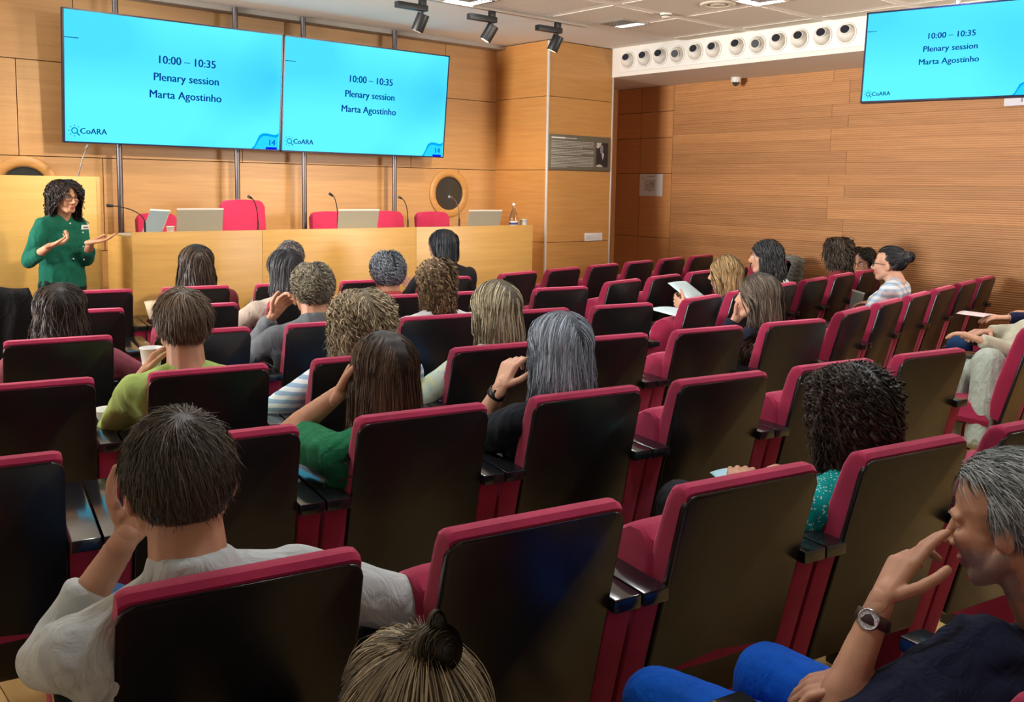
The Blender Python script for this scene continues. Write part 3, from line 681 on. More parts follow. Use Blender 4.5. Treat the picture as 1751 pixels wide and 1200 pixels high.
whos = {('L', 0, 1): 'with the man in the white shirt', ('L', 1, 2): 'with the woman in green', ('L', 1, 3): 'with the grey-haired woman in black', ('L', 2, 1): 'with the person in lime green', ('L', 2, 2): 'with the curly blond woman',
  ('L', 2, 3): 'with the woman in the floral blouse', ('L', 3, 0): 'with the dark-haired woman in dusty pink', ('L', 3, 2): 'with the curly-haired man in grey', ('L', 3, 3): 'with the curly ponytail woman', ('L', 4, 2): 'with the dark-haired woman in beige',
  ('L', 4, 3): 'with the curly grey-haired person', ('L', 5, 1): 'with the long dark-haired woman', ('L', 5, 2): 'with the man in a pale shirt', ('L', 5, 4): 'with the black bob woman', ('R', 3, 1): 'with the blond woman reading', ('L', 2, 6): 'with the very long-haired woman',
  ('R', 3, 2): 'with the dark wavy bob woman', ('R', 3, 4): 'with the woman in the maroon top', ('R', 3, 5): 'with the curly woman in dark glasses', ('R', 2, 2): 'with the woman in the striped blouse', ('L', 0, 4): 'with the woman in dotted teal',
  ('L', -1, 3): 'with the man in blue trousers', ('L', -1, 1): 'with the person with a top bun', ('R', 1, 0): 'with the person in pale trousers', ('R', 1, 1): 'cut by the edge', ('R', 1, 2): 'with the person in blue jeans',
  ('L', 5, -1): 'draped with a black jacket', ('R', 4, 6): 'draped with a houndstooth jacket'}
cntn = {1: 'first', 2: 'second', 3: 'third', 4: 'fourth', 5: 'fifth', 6: 'sixth', 7: 'seventh', 8: 'eighth', 9: 'ninth', 10: 'tenth', 11: 'eleventh', 12: 'twelfth', 13: 'thirteenth'}
rowidx = {}
for bk, r, ks in layout:
    for k in ks:
        down = (bk, r, k) in occ
        key = 'd' if down else 'f'; proto = seat_d if down else seat_f
        t = proto if not used[key] else copy_tree(proto)
        used[key] = True
        P_, d, n = seat_frame(bk, r, k)
        t.location = (P_.x, P_.y, 0); t.rotation_euler = (0, 0, math.atan2(d.y, d.x))
        rowidx[r] = rowidx.get(r, 0) + 1
        w = whos.get((bk, r, k), 'empty, folded')
        if bk == 'R' and k == (list(ks)[0]) and r in (1, 2, 3, 4):
            for ch in [c for c in t.children if c.name.startswith(('armrest', 'side_panel', 'foot')) and sum(v.co.x for v in c.data.vertices) < 0]: bpy.data.objects.remove(ch)
        tag(t, 'burgundy seat, %s, %s from left, %s' % (rown[r], cntn[rowidx[r]], w), 'seat', 'burgundy auditorium seats')

# ------------------------------------------------------------------ people
def px_ray(x, y):
    d = Vector(((x - 875.5) / F_PX, (y - CY_PX) / F_PX, 1)); R = Matrix(ROT); return R.transposed() @ d
def capsule(V, Fc, p1, p2, r1, r2, flat=1.0, ref=None, seg=12, ends=(1, 1)):
    """closed tapered capsule; flat squeezes the cross-section along ref"""
    p1, p2 = np.array(p1, float), np.array(p2, float); d = p2 - p1; L = np.linalg.norm(d)
    if L < 1e-5: d = np.array([0, 0, 1.0]); L = 1e-5
    t = d / L; rf = np.array(ref if ref is not None else (0.123, .97, .05), float); b = rf - t * rf.dot(t)
    if np.linalg.norm(b) < 1e-3: b = np.array([1.0, 0, 0]) - t * t[0]
    b /= np.linalg.norm(b); a = np.cross(b, t); rings = []
    K = 3
    if ends[0]:
        for k in range(1, K + 1): g = PI / 2 * k / K; rings.append((p1 - t * r1 * math.cos(g) * ends[0], r1 * math.sin(g)))
    else: rings.append((p1, r1))
    if ends[1]:
        for k in range(K, 0, -1): g = PI / 2 * k / K; rings.append((p2 + t * r2 * math.cos(g) * ends[1], r2 * math.sin(g)))
    else: rings.append((p2, r2))
    n0 = len(V)
    for c, r in rings:
        for k in range(seg): g = 2 * PI * k / seg; V.append(c + a * (r * math.cos(g)) + b * (r * flat * math.sin(g)))
    m = len(rings)
    for i in range(m - 1):
        for k in range(seg): q, w = n0 + i * seg + k, n0 + i * seg + (k + 1) % seg; Fc.append((q, w, w + seg, q + seg))
    Fc.append(tuple(n0 + k for k in range(seg))[::-1]); Fc.append(tuple(n0 + (m - 1) * seg + k for k in range(seg)))
def ellipsoid(V, Fc, c, r, M=None, seg=14, rg=9):
    n0 = len(V); c = np.array(c, float); M = np.eye(3) if M is None else M
    for i in range(rg):
        th = PI * (i + .5) / rg
        for k in range(seg): g = 2 * PI * k / seg; V.append(c + M @ np.array([r[0] * math.sin(th) * math.cos(g), r[1] * math.sin(th) * math.sin(g), r[2] * math.cos(th)]))
    for i in range(rg - 1):
        for k in range(seg): q, w = n0 + i * seg + k, n0 + i * seg + (k + 1) % seg; Fc.append((q, q + seg, w + seg, w))
    Fc.append(tuple(n0 + k for k in range(seg))); Fc.append(tuple(n0 + (rg - 1) * seg + k for k in range(seg))[::-1])
def remesh(V, Fc, vox, smooth=3):
    me = bpy.data.meshes.new('tmp'); me.from_pydata([tuple(p) for p in V], [], Fc); me.update()
    o = bpy.data.objects.new('tmp', me); COL.objects.link(o)
    md = o.modifiers.new('r', 'REMESH'); md.mode = 'VOXEL'; md.voxel_size = vox; md.adaptivity = 0
    if smooth: sm_ = o.modifiers.new('s', 'SMOOTH'); sm_.iterations = smooth; sm_.factor = .5
    dg = bpy.context.evaluated_depsgraph_get(); e = o.evaluated_get(dg).to_mesh()
    nv, nf = len(e.vertices), len(e.polygons); v = np.empty(nv * 3); e.vertices.foreach_get('co', v)
    li = np.empty(len(e.loops), dtype=np.int32); e.loops.foreach_get('vertex_index', li)
    ls = np.empty(nf, dtype=np.int32); e.polygons.foreach_get('loop_start', ls); lt = np.empty(nf, dtype=np.int32); e.polygons.foreach_get('loop_total', lt)
    o.evaluated_get(dg).to_mesh_clear(); bpy.data.objects.remove(o); bpy.data.meshes.remove(me)
    return v.reshape(-1, 3), li, ls, lt
def build_mesh(name, parts, mats, mi=None):
    """join remeshed blocks into one mesh; mi: material index per block or array"""
    vs, lis, lss, lts, idx = [], [], [], [], []; nv = nl = 0
    for k, (v, li, ls, lt) in enumerate(parts):
        vs.append(v); lis.append(li + nv); lss.append(ls + nl); lts.append(lt); nv += len(v); nl += len(li)
        m_ = mi[k] if mi else 0; idx.append(m_ if isinstance(m_, np.ndarray) else np.full(len(ls), m_, dtype=np.int32))
    v = np.concatenate(vs); li = np.concatenate(lis).astype(np.int32); ls = np.concatenate(lss).astype(np.int32)
    me = bpy.data.meshes.new(name); me.vertices.add(len(v)); me.vertices.foreach_set('co', v.ravel().astype(np.float32))
    me.loops.add(len(li)); me.loops.foreach_set('vertex_index', li); me.polygons.add(len(ls)); me.polygons.foreach_set('loop_start', ls)
    for m_ in mats: me.materials.append(m_)
    me.polygons.foreach_set('material_index', np.concatenate(idx)); me.polygons.foreach_set('use_smooth', np.ones(len(ls), dtype=bool))
    me.update(calc_edges=True); me.validate(); return me
def centers(part):
    v, li, ls, lt = part; return v[li[ls]]

def skin_mat(name, c):
    if name in MATS: return MATS[name]
    m, nt, b = newmat(name); L = nt.links
    tc = N(nt, 'ShaderNodeTexCoord'); n = N(nt, 'ShaderNodeTexNoise'); n.inputs['Scale'].default_value = 14; n.inputs['Detail'].default_value = 4; L.new(tc.outputs['Object'], n.inputs['Vector'])
    r = ramp(nt, [(.3, (c[0] * .86, c[1] * .78, c[2] * .76)), (.7, (min(1, c[0] * 1.1), c[1] * 1.08, c[2] * 1.05))]); L.new(n.outputs['Fac'], r.inputs[0]); L.new(r.outputs[0], b.inputs['Base Color'])
    b.inputs['Roughness'].default_value = .5; b.inputs['Specular IOR Level'].default_value = .35
    b.inputs['Subsurface Weight'].default_value = .12; b.inputs['Subsurface Radius'].default_value = (.02, .008, .004); b.inputs['Subsurface Scale'].default_value = .5
    return m
SK = {'a': skin_mat('skin_fair', (.62, .36, .25)), 'b': skin_mat('skin_tan', (.50, .27, .17)), 'c': skin_mat('skin_brown', (.36, .18, .11))}
lipm = plain('lips', (.42, .13, .11), .45); eyew = plain('eye_white', (.75, .73, .70), .2); eyed = plain('iris_brown', (.03, .015, .008), .15)

def hair_mat(name):
    if name in MATS: return MATS[name]
    m, nt, b = newmat(name); L = nt.links
    a = N(nt, 'ShaderNodeVertexColor'); a.layer_name = 'tint'; L.new(a.outputs['Color'], b.inputs['Base Color'])
    b.inputs['Roughness'].default_value = .45; b.inputs['Specular IOR Level'].default_value = .32
    b.inputs['Anisotropic'].default_value = .5
    return m
HM = hair_mat('hair_strands')

def hair(H, M, S, st, parent, colliders=(), px=300.0):
    """strand hair: ribbons marched over an ellipsoid shell and dropped by gravity; one mesh"""
    rng = np.random.RandomState(st.get('seed', 1))
    n = st.get('n', 2600); L0 = st['L'] * S; T = st.get('T', .12); steps = st.get('steps', 11)
    a = np.array(st.get('rad', (.083, .101, .095))) * S; cen = np.array([0, -.010, .026]) * S
    H = np.array(H, float); M = np.array(M, float)
    gl = M.T @ np.array([0, 0, -1.0])
    # roots
    U = rng.normal(size=(int(n * 2.2), 3)); U /= np.linalg.norm(U, axis=1)[:, None]
    hl = st.get('hairline', .50); zlo = st.get('zlo', -.55)
    keep = (U[:, 2] > zlo) & ~((U[:, 1] > .18) & (U[:, 2] < hl)) & ~((U[:, 1] > -.05) & (U[:, 2] < -.02)) & ~((U[:, 1] > -.22) & (U[:, 2] < -.3))
    U = U[keep][:n]; n = len(U)
    inner = rng.rand(n) < st.get('inner', .35)
    sh = 1 + T * (.35 + .65 * rng.rand(n)); sh[inner] = 1 + T * .30 * rng.rand(inner.sum())
    P = U * a * 1.0
    Ls = L0 * (1 + st.get('lvar', .12) * rng.normal(size=n)); Ls = np.clip(Ls, L0 * .3, L0 * 1.6)
    if 'front_len' in st: Ls = np.where(U[:, 1] > .1, Ls * st['front_len'], Ls)
    if 'nape' in st: Ls = np.where(U[:, 2] < -.15, Ls * st['nape'], Ls)
    cut = st.get('cut', -9) * S + rng.normal(size=n) * st.get('cutvar', .012)
    tgt = st.get('gather'); part = st.get('part', 0.0); cr = np.array(st.get('crown', (0, -.5, .85))) * a
    path = [P.copy()]; alive = np.ones(n, bool); tprev = None; jit = rng.normal(size=(n, 3)) * st.get('jit', .16)
    tall = []; nall = []
    for k in range(steps):
        q = P / (a * a); nn = q / np.linalg.norm(q, axis=1)[:, None]
        t = np.tile(gl, (n, 1)) * 1.0 + jit
        up = np.clip(nn[:, 2], 0, 1)
        if st.get('mode', 'part') == 'part':
            sx = np.sign(U[:, 0] - part); t[:, 0] += sx * st.get('side', 1.0) * up
            t[:, 1] -= st.get('back', .25) * up
        elif st['mode'] == 'whorl':
            dv = P - cr; dv /= np.linalg.norm(dv, axis=1)[:, None] + 1e-6; t = t * .6 + dv * st.get('whorl', 1.3)
            t += np.cross(nn, dv) * st.get('spin', .35)
        elif st['mode'] == 'back': t[:, 1] -= 1.3 * up + .5
        # strands at the temples stay off the face
        fr = (P[:, 1] > .02 * S) & (P[:, 2] < .045 * S)
        t[:, 0] += np.where(fr, np.sign(P[:, 0]) * st.get('open', .5), 0); t[:, 1] -= np.where(fr, st.get('openback', .6), 0)
        if tgt is not None:
            tv = np.array(tgt) * S - P; dist = np.linalg.norm(tv, axis=1)[:, None]; t = tv / (dist + 1e-6) * 1.6 + jit * .5
            alive &= dist[:, 0] > .018 * S
        r = np.linalg.norm(P / (a * sh[:, None]), axis=1)
        dn = (t * nn).sum(1); near = r < 1.04
        lift = st.get('lift', 0.0)
        m_ = near & ((dn < 0) | (up > .05) | (tgt is not None))
        t = np.where(m_[:, None], t - nn * dn[:, None], t)
        if lift: t += nn * lift * max(0, 1 - k / steps)
        t /= np.linalg.norm(t, axis=1)[:, None] + 1e-9
        if tprev is not None: t = t * .6 + tprev * .4; t /= np.linalg.norm(t, axis=1)[:, None] + 1e-9
        tprev = t
        world_z = (M @ P.T).T[:, 2]; alive &= ~(world_z < cut)
        P = P + t * (Ls / steps)[:, None] * alive[:, None]
        s_ = sh if k > 1 else 1 + (sh - 1) * (k + 1) / 3
        r = np.linalg.norm(P / (a * s_[:, None]), axis=1); P = np.where((r < 1)[:, None], P / np.maximum(r, .3)[:, None], P)
        if st.get('cling'): P = P / r[:, None] * np.ones((1, 3))
        elif not lift: 
            cl = (r > 1) & (nn @ gl < .15); P = np.where(cl[:, None], P / r[:, None], P)
        mr = st.get('maxr', 1.45) * (1 - .20 * rng.rand(n)); rh = np.hypot(P[:, 0] / a[0], P[:, 1] / a[1]); P[:, :2] *= np.minimum(1, mr / np.maximum(rh, 1e-3))[:, None]
        # neck and shoulders
        Wp = (M @ (P + cen).T).T + H
        for (cc, rr) in colliders:
            d_ = (Wp - cc) / rr; q_ = np.linalg.norm(d_, axis=1); Wp = np.where((q_ < 1)[:, None], cc + d_ / np.maximum(q_, .2)[:, None] * rr, Wp)
        P = (M.T @ (Wp - H).T).T - cen
        path.append(P.copy()); tall.append(t); nall.append(nn)
    K = len(path); X = np.stack(path, 1)                                   # n,K,3 head local
    # tangents / frames
    Tn = np.gradient(X, axis=1); Tn /= np.linalg.norm(Tn, axis=2)[:, :, None] + 1e-9
    Nn = X / (a * a); Nn /= np.linalg.norm(Nn, axis=2)[:, :, None] + 1e-9
    B = np.cross(Tn, Nn); B /= np.linalg.norm(B, axis=2)[:, :, None] + 1e-9
    amp = st.get('curl', 0) * S
    if amp:
        # resample for curls
        m2 = st.get('csteps', 26); ti = np.linspace(0, K - 1, m2); i0 = np.minimum(ti.astype(int), K - 2); fr_ = (ti - i0)[None, :, None]
        rs_ = lambda Z: Z[:, i0] * (1 - fr_) + Z[:, i0 + 1] * fr_
        X, Tn, Nn, B = rs_(X), rs_(Tn), rs_(Nn), rs_(B); K = m2
        ph = rng.rand(n)[:, None] * 2 * PI; fq = (st.get('freq', 5) * (1 + .35 * rng.normal(size=n)))[:, None]
        s = np.linspace(0, 1, K)[None, :]; A = (amp * (.5 + rng.rand(n)))[:, None] * np.minimum(1, s * 3)
        X = X + (B * (A * np.cos(ph + 2 * PI * fq * s))[:, :, None] + Nn * (A * np.sin(ph + 2 * PI * fq * s) + A * .6)[:, :, None])
        Tn = np.gradient(X, axis=1); Tn /= np.linalg.norm(Tn, axis=2)[:, :, None] + 1e-9; B = np.cross(Tn, Nn); B /= np.linalg.norm(B, axis=2)[:, :, None] + 1e-9
    tw = (rng.normal(size=n) * .5)[:, None, None]
    side = B * np.cos(tw) + Nn * np.sin(tw)
    w = st.get('w', .0022) * (.7 + .6 * rng.rand(n)); w = np.where(inner, w * st.get('iw', 3.5), w)
    fly = rng.rand(n) < st.get('fly', .06); s = np.linspace(0, 1, K); X = X + Nn * (fly * rng.rand(n) * st.get('flyamt', .02) * S)[:, None, None] * (s[None, :, None] ** 2); A_ = None
    s = np.linspace(0, 1, K); prof = np.minimum(1, .5 + 2 * s) * np.clip((1 - s) * 3.0, .12, 1)
    Wd = w[:, None] * prof[None, :]
    A_ = X + side * Wd[:, :, None] * .5; B_ = X - side * Wd[:, :, None] * .5
    V = np.empty((n, K, 2, 3)); V[:, :, 0] = A_; V[:, :, 1] = B_
    V = V.reshape(-1, 3) + cen; V = (M @ V.T).T + H
    base = (np.arange(n)[:, None] * K + np.arange(K - 1)[None, :]) * 2
    Fq = np.stack([base, base + 1, base + 3, base + 2], -1).reshape(-1, 4)
    c0, c1 = np.array(st['c0']), np.array(st['c1']); mixv = np.clip(rng.beta(1.3, 1.8, size=n) if 'streak' not in st else (rng.rand(n) < st['streak']) * .8 + rng.rand(n) * .2, 0, 1)
    Cc = c0[None] * (1 - mixv[:, None]) + c1[None] * mixv[:, None]; Cc[inner] = c0 * .8
    Cv = np.repeat(Cc[:, None], K, 1)
    if 'tip' in st: g = (s ** 1.5)[None, :, None]; Cv = Cv * (1 - g) + np.array(st['tip'])[None, None] * g * (.6 + .8 * rng.rand(n))[:, None, None]
    Cv = np.repeat(Cv.reshape(-1, 3), 2, axis=0)
    # scalp cap under the strands
    rg, sg = 20, 28; cv, cf = [], []
    for i in range(rg + 1):
        th = PI * i / rg
        for j in range(sg): g = 2 * PI * j / sg; cv.append((math.sin(th) * math.cos(g), math.sin(th) * math.sin(g), math.cos(th)))
    cv = np.array(cv)
    ok = (cv[:, 2] > -.62) & ~((cv[:, 1] > .20) & (cv[:, 2] < hl)) & ~((cv[:, 1] > -.02) & (cv[:, 2] < -.02)) & ~((cv[:, 1] > -.2) & (cv[:, 2] < -.3))
    for i in range(rg):
        for j in range(sg):
            q = (i * sg + j, i * sg + (j + 1) % sg, (i + 1) * sg + (j + 1) % sg, (i + 1) * sg + j)
            if all(ok[list(q)]): cf.append(q)
    cvw = (M @ (cv * a * (1 + min(T * .25, .03)) + cen).T).T + H
    nV = len(V); V = np.concatenate([V, cvw]); Fq = np.concatenate([Fq, np.array(cf) + nV]); Cv = np.concatenate([Cv, np.tile(c0 * .5, (len(cvw), 1))])
    me = bpy.data.meshes.new('hair'); me.vertices.add(len(V)); me.vertices.foreach_set('co', V.ravel().astype(np.float32))
    me.loops.add(Fq.size); me.loops.foreach_set('vertex_index', Fq.ravel().astype(np.int32)); me.polygons.add(len(Fq)); me.polygons.foreach_set('loop_start', (np.arange(len(Fq)) * 4).astype(np.int32))
    me.update(calc_edges=True); me.polygons.foreach_set('use_smooth', np.ones(len(Fq), bool))
    ca = me.color_attributes.new('tint', 'FLOAT_COLOR', 'POINT'); ca.data.foreach_set('color', np.concatenate([Cv, np.ones((len(Cv), 1))], 1).ravel().astype(np.float32))
    return link(st.get('name', 'hair'), me, HM, parent)

def rot3(yaw, pitch, roll):
    cy_, sy = math.cos(yaw), math.sin(yaw); cp, sp = math.cos(pitch), math.sin(pitch); cr_, sr = math.cos(roll), math.sin(roll)
    Rz = np.array([[cy_, -sy, 0], [sy, cy_, 0], [0, 0, 1]]); Rx = np.array([[1, 0, 0], [0, cp, -sp], [0, sp, cp]]); Ry = np.array([[cr_, 0, sr], [0, 1, 0], [-sr, 0, cr_]])
    return Rz @ Rx @ Ry
def ik(sh, wr, l1, l2, pole):
    sh, wr, pole = map(lambda v: np.array(v, float), (sh, wr, pole)); d = wr - sh; L = np.linalg.norm(d)
    if L > (l1 + l2) * .985: wr = sh + d / L * (l1 + l2) * .985; d = wr - sh; L = np.linalg.norm(d)
    t = d / L; x = (l1 * l1 - l2 * l2 + L * L) / (2 * L); h = math.sqrt(max(l1 * l1 - x * x, 0)); b = pole - t * pole.dot(t); b /= np.linalg.norm(b) + 1e-9
    return sh + t * x + b * h, wr
def hand_blocks(V, Fc, wr, dirv, nrm, side, curl, S, spread=1.0, thumb=.6):
    """palm + five bent fingers; nrm is the palm normal (towards which the fingers close)"""
    f = np.array(dirv, float); f /= np.linalg.norm(f); nm = np.array(nrm, float); nm -= f * nm.dot(f); nm /= np.linalg.norm(nm) + 1e-9
    s = np.cross(f, nm) * side; wr = np.array(wr, float); P = lambda x, y, z: wr + (s * x + f * y + nm * z) * S
    for x in (-.026, -.009, .009, .026): capsule(V, Fc, P(x * .6, .006, 0), P(x, .078, -.002), .0135 * S, .0125 * S, seg=8)
    capsule(V, Fc, P(0, -.02, 0), P(0, .02, 0), .024 * S, .026 * S, .72, nm)
    lens = [(.040, .026, .020), (.045, .030, .021), (.041, .027, .020), (.032, .020, .017)]
    for i, x in enumerate((.029, .010, -.010, -.029)):
        c = curl[i] if hasattr(curl, '__len__') else curl; p = P(x, .082, -.001); a = c * .55; sp = (x * 2.2) * spread
        for j, l in enumerate(lens[i]):
            d_ = f * math.cos(a) + nm * math.sin(a) + s * sp * (1 if j == 0 else .6); d_ /= np.linalg.norm(d_); q = p + d_ * l * S
            r0 = (.0098 - .0008 * j - (.001 if i == 3 else 0)) * S; capsule(V, Fc, p, q, r0, r0 - .0006 * S, seg=8); p = q; a += c * (.75 if j == 0 else .6)
    a = thumb; p = P(.026, .018, .006); d_ = s * .75 + f * .62 + nm * .35 * a
    for j, l in enumerate((.040, .032, .026)):
        d_ /= np.linalg.norm(d_); q = p + d_ * l * S; capsule(V, Fc, p, q, (.0125 - .0013 * j) * S, (.0115 - .0013 * j) * S, seg=8); p = q; d_ = d_ + (f * .35 + nm * .25 * a - s * .25)
PEOPLE = {}
def person(label, name=None, seat=None, frame=None, head=None, fo=.12, dfo=.11, ks=1.05, yaw=0, pitch=0, roll=0, S=1.07, skin='a', hairst=None, top=None, sleeve='long', legs=None, arms=(None, None),
           shoulder=.175, bulk=1.0, tyaw=0, stand=False, det=1, glasses=None, leanx=0.0, neck=.14, beard=None, collar=False, hipx=None, headz=None, leg_pose=None, parts=None, nocap=False, eyes='open', legk=1.0, shoes=None, lowmesh=False, sideways=0.0):
    """seat-frame coordinates: x right, y forward, z up. head=(px,py) of the skull centre in the photograph's frame."""
    if seat: O, d, n = seat_frame(*seat)
    else: O, d, n = frame
    if seat and head: fo += dfo; S *= ks
    O3, d3, n3 = np.array([O.x, O.y, 0]), np.array([d.x, d.y, 0]), np.array([n.x, n.y, 0]); F = np.stack([d3, n3, [0, 0, 1]], 1)
    def loc_px(p):
        ra = np.array(px_ray(p[0], p[1])); C = np.array([0, 0, CAM_H]); s = (n3.dot(O3 + n3 * (p[2] + (dfo if seat and p[2] > .05 else 0)) - C)) / n3.dot(ra); return F.T @ (C + ra * s - O3)
    W_ = lambda p: O3 + F @ np.array(p, float)
    Hl = loc_px((head[0], head[1], fo - dfo)) if headz is None else np.array(headz, float)
    Mh = F @ rot3(math.radians(yaw), math.radians(pitch), math.radians(roll))
    Hw = W_(Hl)
    root = empty('person', tuple(O3)); tag(root, label, 'person'); bpy.context.view_layer.update() if False else None
    inv = -O3
    vb = .0085 * S * det; vh = .0055 * S * det; vf = .0042 * S * det
    # ---- skeleton in seat frame
    Mhl = F.T @ Mh; base_ = Mhl @ np.array([0, -.022, -.075]) * S
    nb = Hl + base_ + np.array([leanx, -.028, -neck * .55]) * S            # base of neck
    hz = (.93 * S if stand else .50); hip = np.array([(nb[0] * .6 if hipx is None else hipx), (nb[1] if stand else max(nb[1] + .14, .36)), hz])
    ty = math.radians(tyaw); sx = np.array([math.cos(ty), math.sin(ty), 0.0]); sx[2] = sideways; fy = np.array([-math.sin(ty), math.cos(ty), 0])
    shc = nb + np.array([0, 0, -.052 * S]); shL, shR = shc - sx * shoulder * S, shc + sx * shoulder * S
    up = (shc - hip); 
    def torso(V, Fc, g=0.0, sl=True):
        b = bulk
        chest = hip + up * .68
        capsule(V, Fc, (hip + np.array([0, 0, -.005 * S]) if stand and g > 0 else hip - np.array([0, 0, .02])), hip + up * .35, (.150 * b) * S + g, (.140 * b) * S + g, .74, fy, ends=(.12 if stand else .5, .6))
        capsule(V, Fc, hip + up * .3, chest, (.138 * b) * S + g, (.152 * b) * S + g, .70, fy, ends=(.6, .5))
        capsule(V, Fc, chest - sx * .05 * S, chest + sx * .05 * S, .105 * S * b + g, .105 * S * b + g, .95, fy)
        capsule(V, Fc, shL + sx * .035 * S - [0, 0, .015], shR - sx * .035 * S - [0, 0, .015], .062 * S + g, .062 * S + g, 1.0)
        for q in (shL, shR): capsule(V, Fc, nb + np.array([0, 0, -.005]), q + (shc - q) * .2 + [0, 0, .004], .050 * S + g * .6, .044 * S + g); 
        for sgn, q in ((-1, shL), (1, shR)): capsule(V, Fc, q - sx * sgn * .045 * S - [0, 0, .03 * S], hip + up * .45 + sx * sgn * .085 * S, .062 * S + g, .075 * S * b + g)
    # ---- arms
    L1, L2 = .285 * S, .245 * S; AR_ = []
    for i, (q, sgn) in enumerate(((shL, -1), (shR, 1))):
        A = arms[i] or {}
        w_ = np.array(loc_px(A['px']) if 'px' in A else A.get('w', (sgn * .13 + nb[0] * .3, .50, .66)), float)
        el, w_ = ik(q, w_, L1, L2, A.get('pole', (sgn * .7, -.2, -1)))
        if 'dirpx' in A: t_ = np.array(loc_px(A['dirpx'])); dr = t_ - w_
        else: dr = np.array(A.get('dir', (w_ - el) / np.linalg.norm(w_ - el) * .6 + np.array([-sgn * .3, .2, 0])), float)
        AR_.append((q, el, w_, dr / np.linalg.norm(dr), np.array(A.get('n', (0, 0, -1)), float), A.get('curl', .6), A))
    # ---- body (skin)
    V, Fc = [], []; torso(V, Fc, -.004)
    capsule(V, Fc, nb - [0, 0, .03], nb + [0, 0, .01], .066 * S, .056 * S, .95)
    for q, el, w_, dr, nm, cu, A in AR_:
        capsule(V, Fc, q, el, .047 * S * (.6 + .4 * bulk), .037 * S); mid = el + (w_ - el) * .3; capsule(V, Fc, el, mid, .037 * S, .039 * S); capsule(V, Fc, mid, w_, .039 * S, .0255 * S, .85, nm)
    lp = leg_pose or {}
    LG = []
    for sgn in (-1, 1):
        if stand: kn, an = hip + np.array([sgn * .10 * S, .01, -.40 * S]), hip + np.array([sgn * .10 * S, 0, -.84 * S]); hj = hip + np.array([sgn * .085 * S, 0, -.02])
        else: hj = hip + np.array([sgn * .09 * S, .02, -.01]); kn = hip + np.array([sgn * .12 * S, .43 * S, .03]); an = kn + np.array([0, .05, -kn[2] + .09])
        if sgn in lp: kn, an = [np.array(v, float) for v in lp[sgn]]
        LG.append((hj, kn, an)); capsule(V, Fc, hj, kn, .080 * S, .055 * S); capsule(V, Fc, kn, an, .055 * S, .036 * S); capsule(V, Fc, an - [0, .02, .03], an + [0, .13, -.05], .036 * S, .030 * S, .8, (0, 0, 1))
    wv = lambda V: [O3 + F @ np.array(p) - O3 for p in V]
    blocks = [remesh(wv(V), Fc, vb * 1.25, 2)]
    # head + neck
    V, Fc = [], []; h = lambda *p: np.array(p) * S
    ellipsoid(V, Fc, h(0, -.012, .030), h(.076, .096, .086)); ellipsoid(V, Fc, h(0, .026, -.020), h(.062, .064, .086)); ellipsoid(V, Fc, h(0, .058, -.088), h(.030, .026, .022))
    for s_ in (-1, 1):
        capsule(V, Fc, h(s_ * .054, .0, -.050), h(s_ * .018, .060, -.090), .021 * S, .018 * S); capsule(V, Fc, h(s_ * .036, .066, -.020), h(s_ * .030, .064, -.045), .021 * S, .018 * S)
        capsule(V, Fc, h(s_ * .012, .084, .020), h(s_ * .044, .070, .017), .0105 * S, .009 * S, seg=8); ellipsoid(V, Fc, h(s_ * .0125, .094, -.034), h(.008, .009, .007))
        M_ = rot3(s_ * .35, -.15, 0); ellipsoid(V, Fc, h(s_ * .080, -.010, -.008), h(.0075, .019, .031), M_); ellipsoid(V, Fc, h(s_ * .077, -.004, -.020), h(.010, .012, .016), M_)
    capsule(V, Fc, h(0, .088, .010), h(0, .109, -.028), .0075 * S, .0105 * S, seg=10); ellipsoid(V, Fc, h(0, .086, -.058), h(.023, .012, .0075)); ellipsoid(V, Fc, h(0, .083, -.069), h(.019, .012, .0075))
    neck_end = Mhl.T @ (nb - Hl); capsule(V, Fc, h(0, -.018, -.055), neck_end, .060 * S, .066 * S, .95, (0, 1, 0))
    Vh = [F @ (Hl + Mhl @ np.array(p)) for p in V]
    hb = remesh(Vh, Fc, vh, 2); blocks.append(hb)
    loc = (Mh.T @ (centers(hb) - F @ Hl).T).T / S
    lips = (np.abs(loc[:, 0]) < .0235) & (loc[:, 1] > .080) & (loc[:, 2] < -.0535) & (loc[:, 2] > -.0745)
    mi = [0, lips.astype(np.int32)]
    if beard is not None:
        jt = np.random.RandomState(2).rand(len(loc)) * .016; bd = (loc[:, 2] < -.043 + jt) & (loc[:, 1] > -.012) & (loc[:, 2] > -.125) & ~lips & ((np.abs(loc[:, 0]) > .03) | (loc[:, 2] < -.045)); mi[1] = np.where(bd & ~lips, 2, mi[1]).astype(np.int32)
    for (q, el, w_, dr, nm, cu, A), sgn in zip(AR_, (-1, 1)):
        V, Fc = [], []; hand_blocks(V, Fc, w_, dr, nm, -sgn if A.get('flip') else sgn, cu, S * .98, A.get('spread', 1.0), A.get('thumb', .6)); blocks.append(remesh(wv(V), Fc, vf, 1)); mi.append(0)
    me = build_mesh('body', blocks, [SK[skin], lipm] + ([beard] if beard else []), mi)
    link('body', me, None, root)
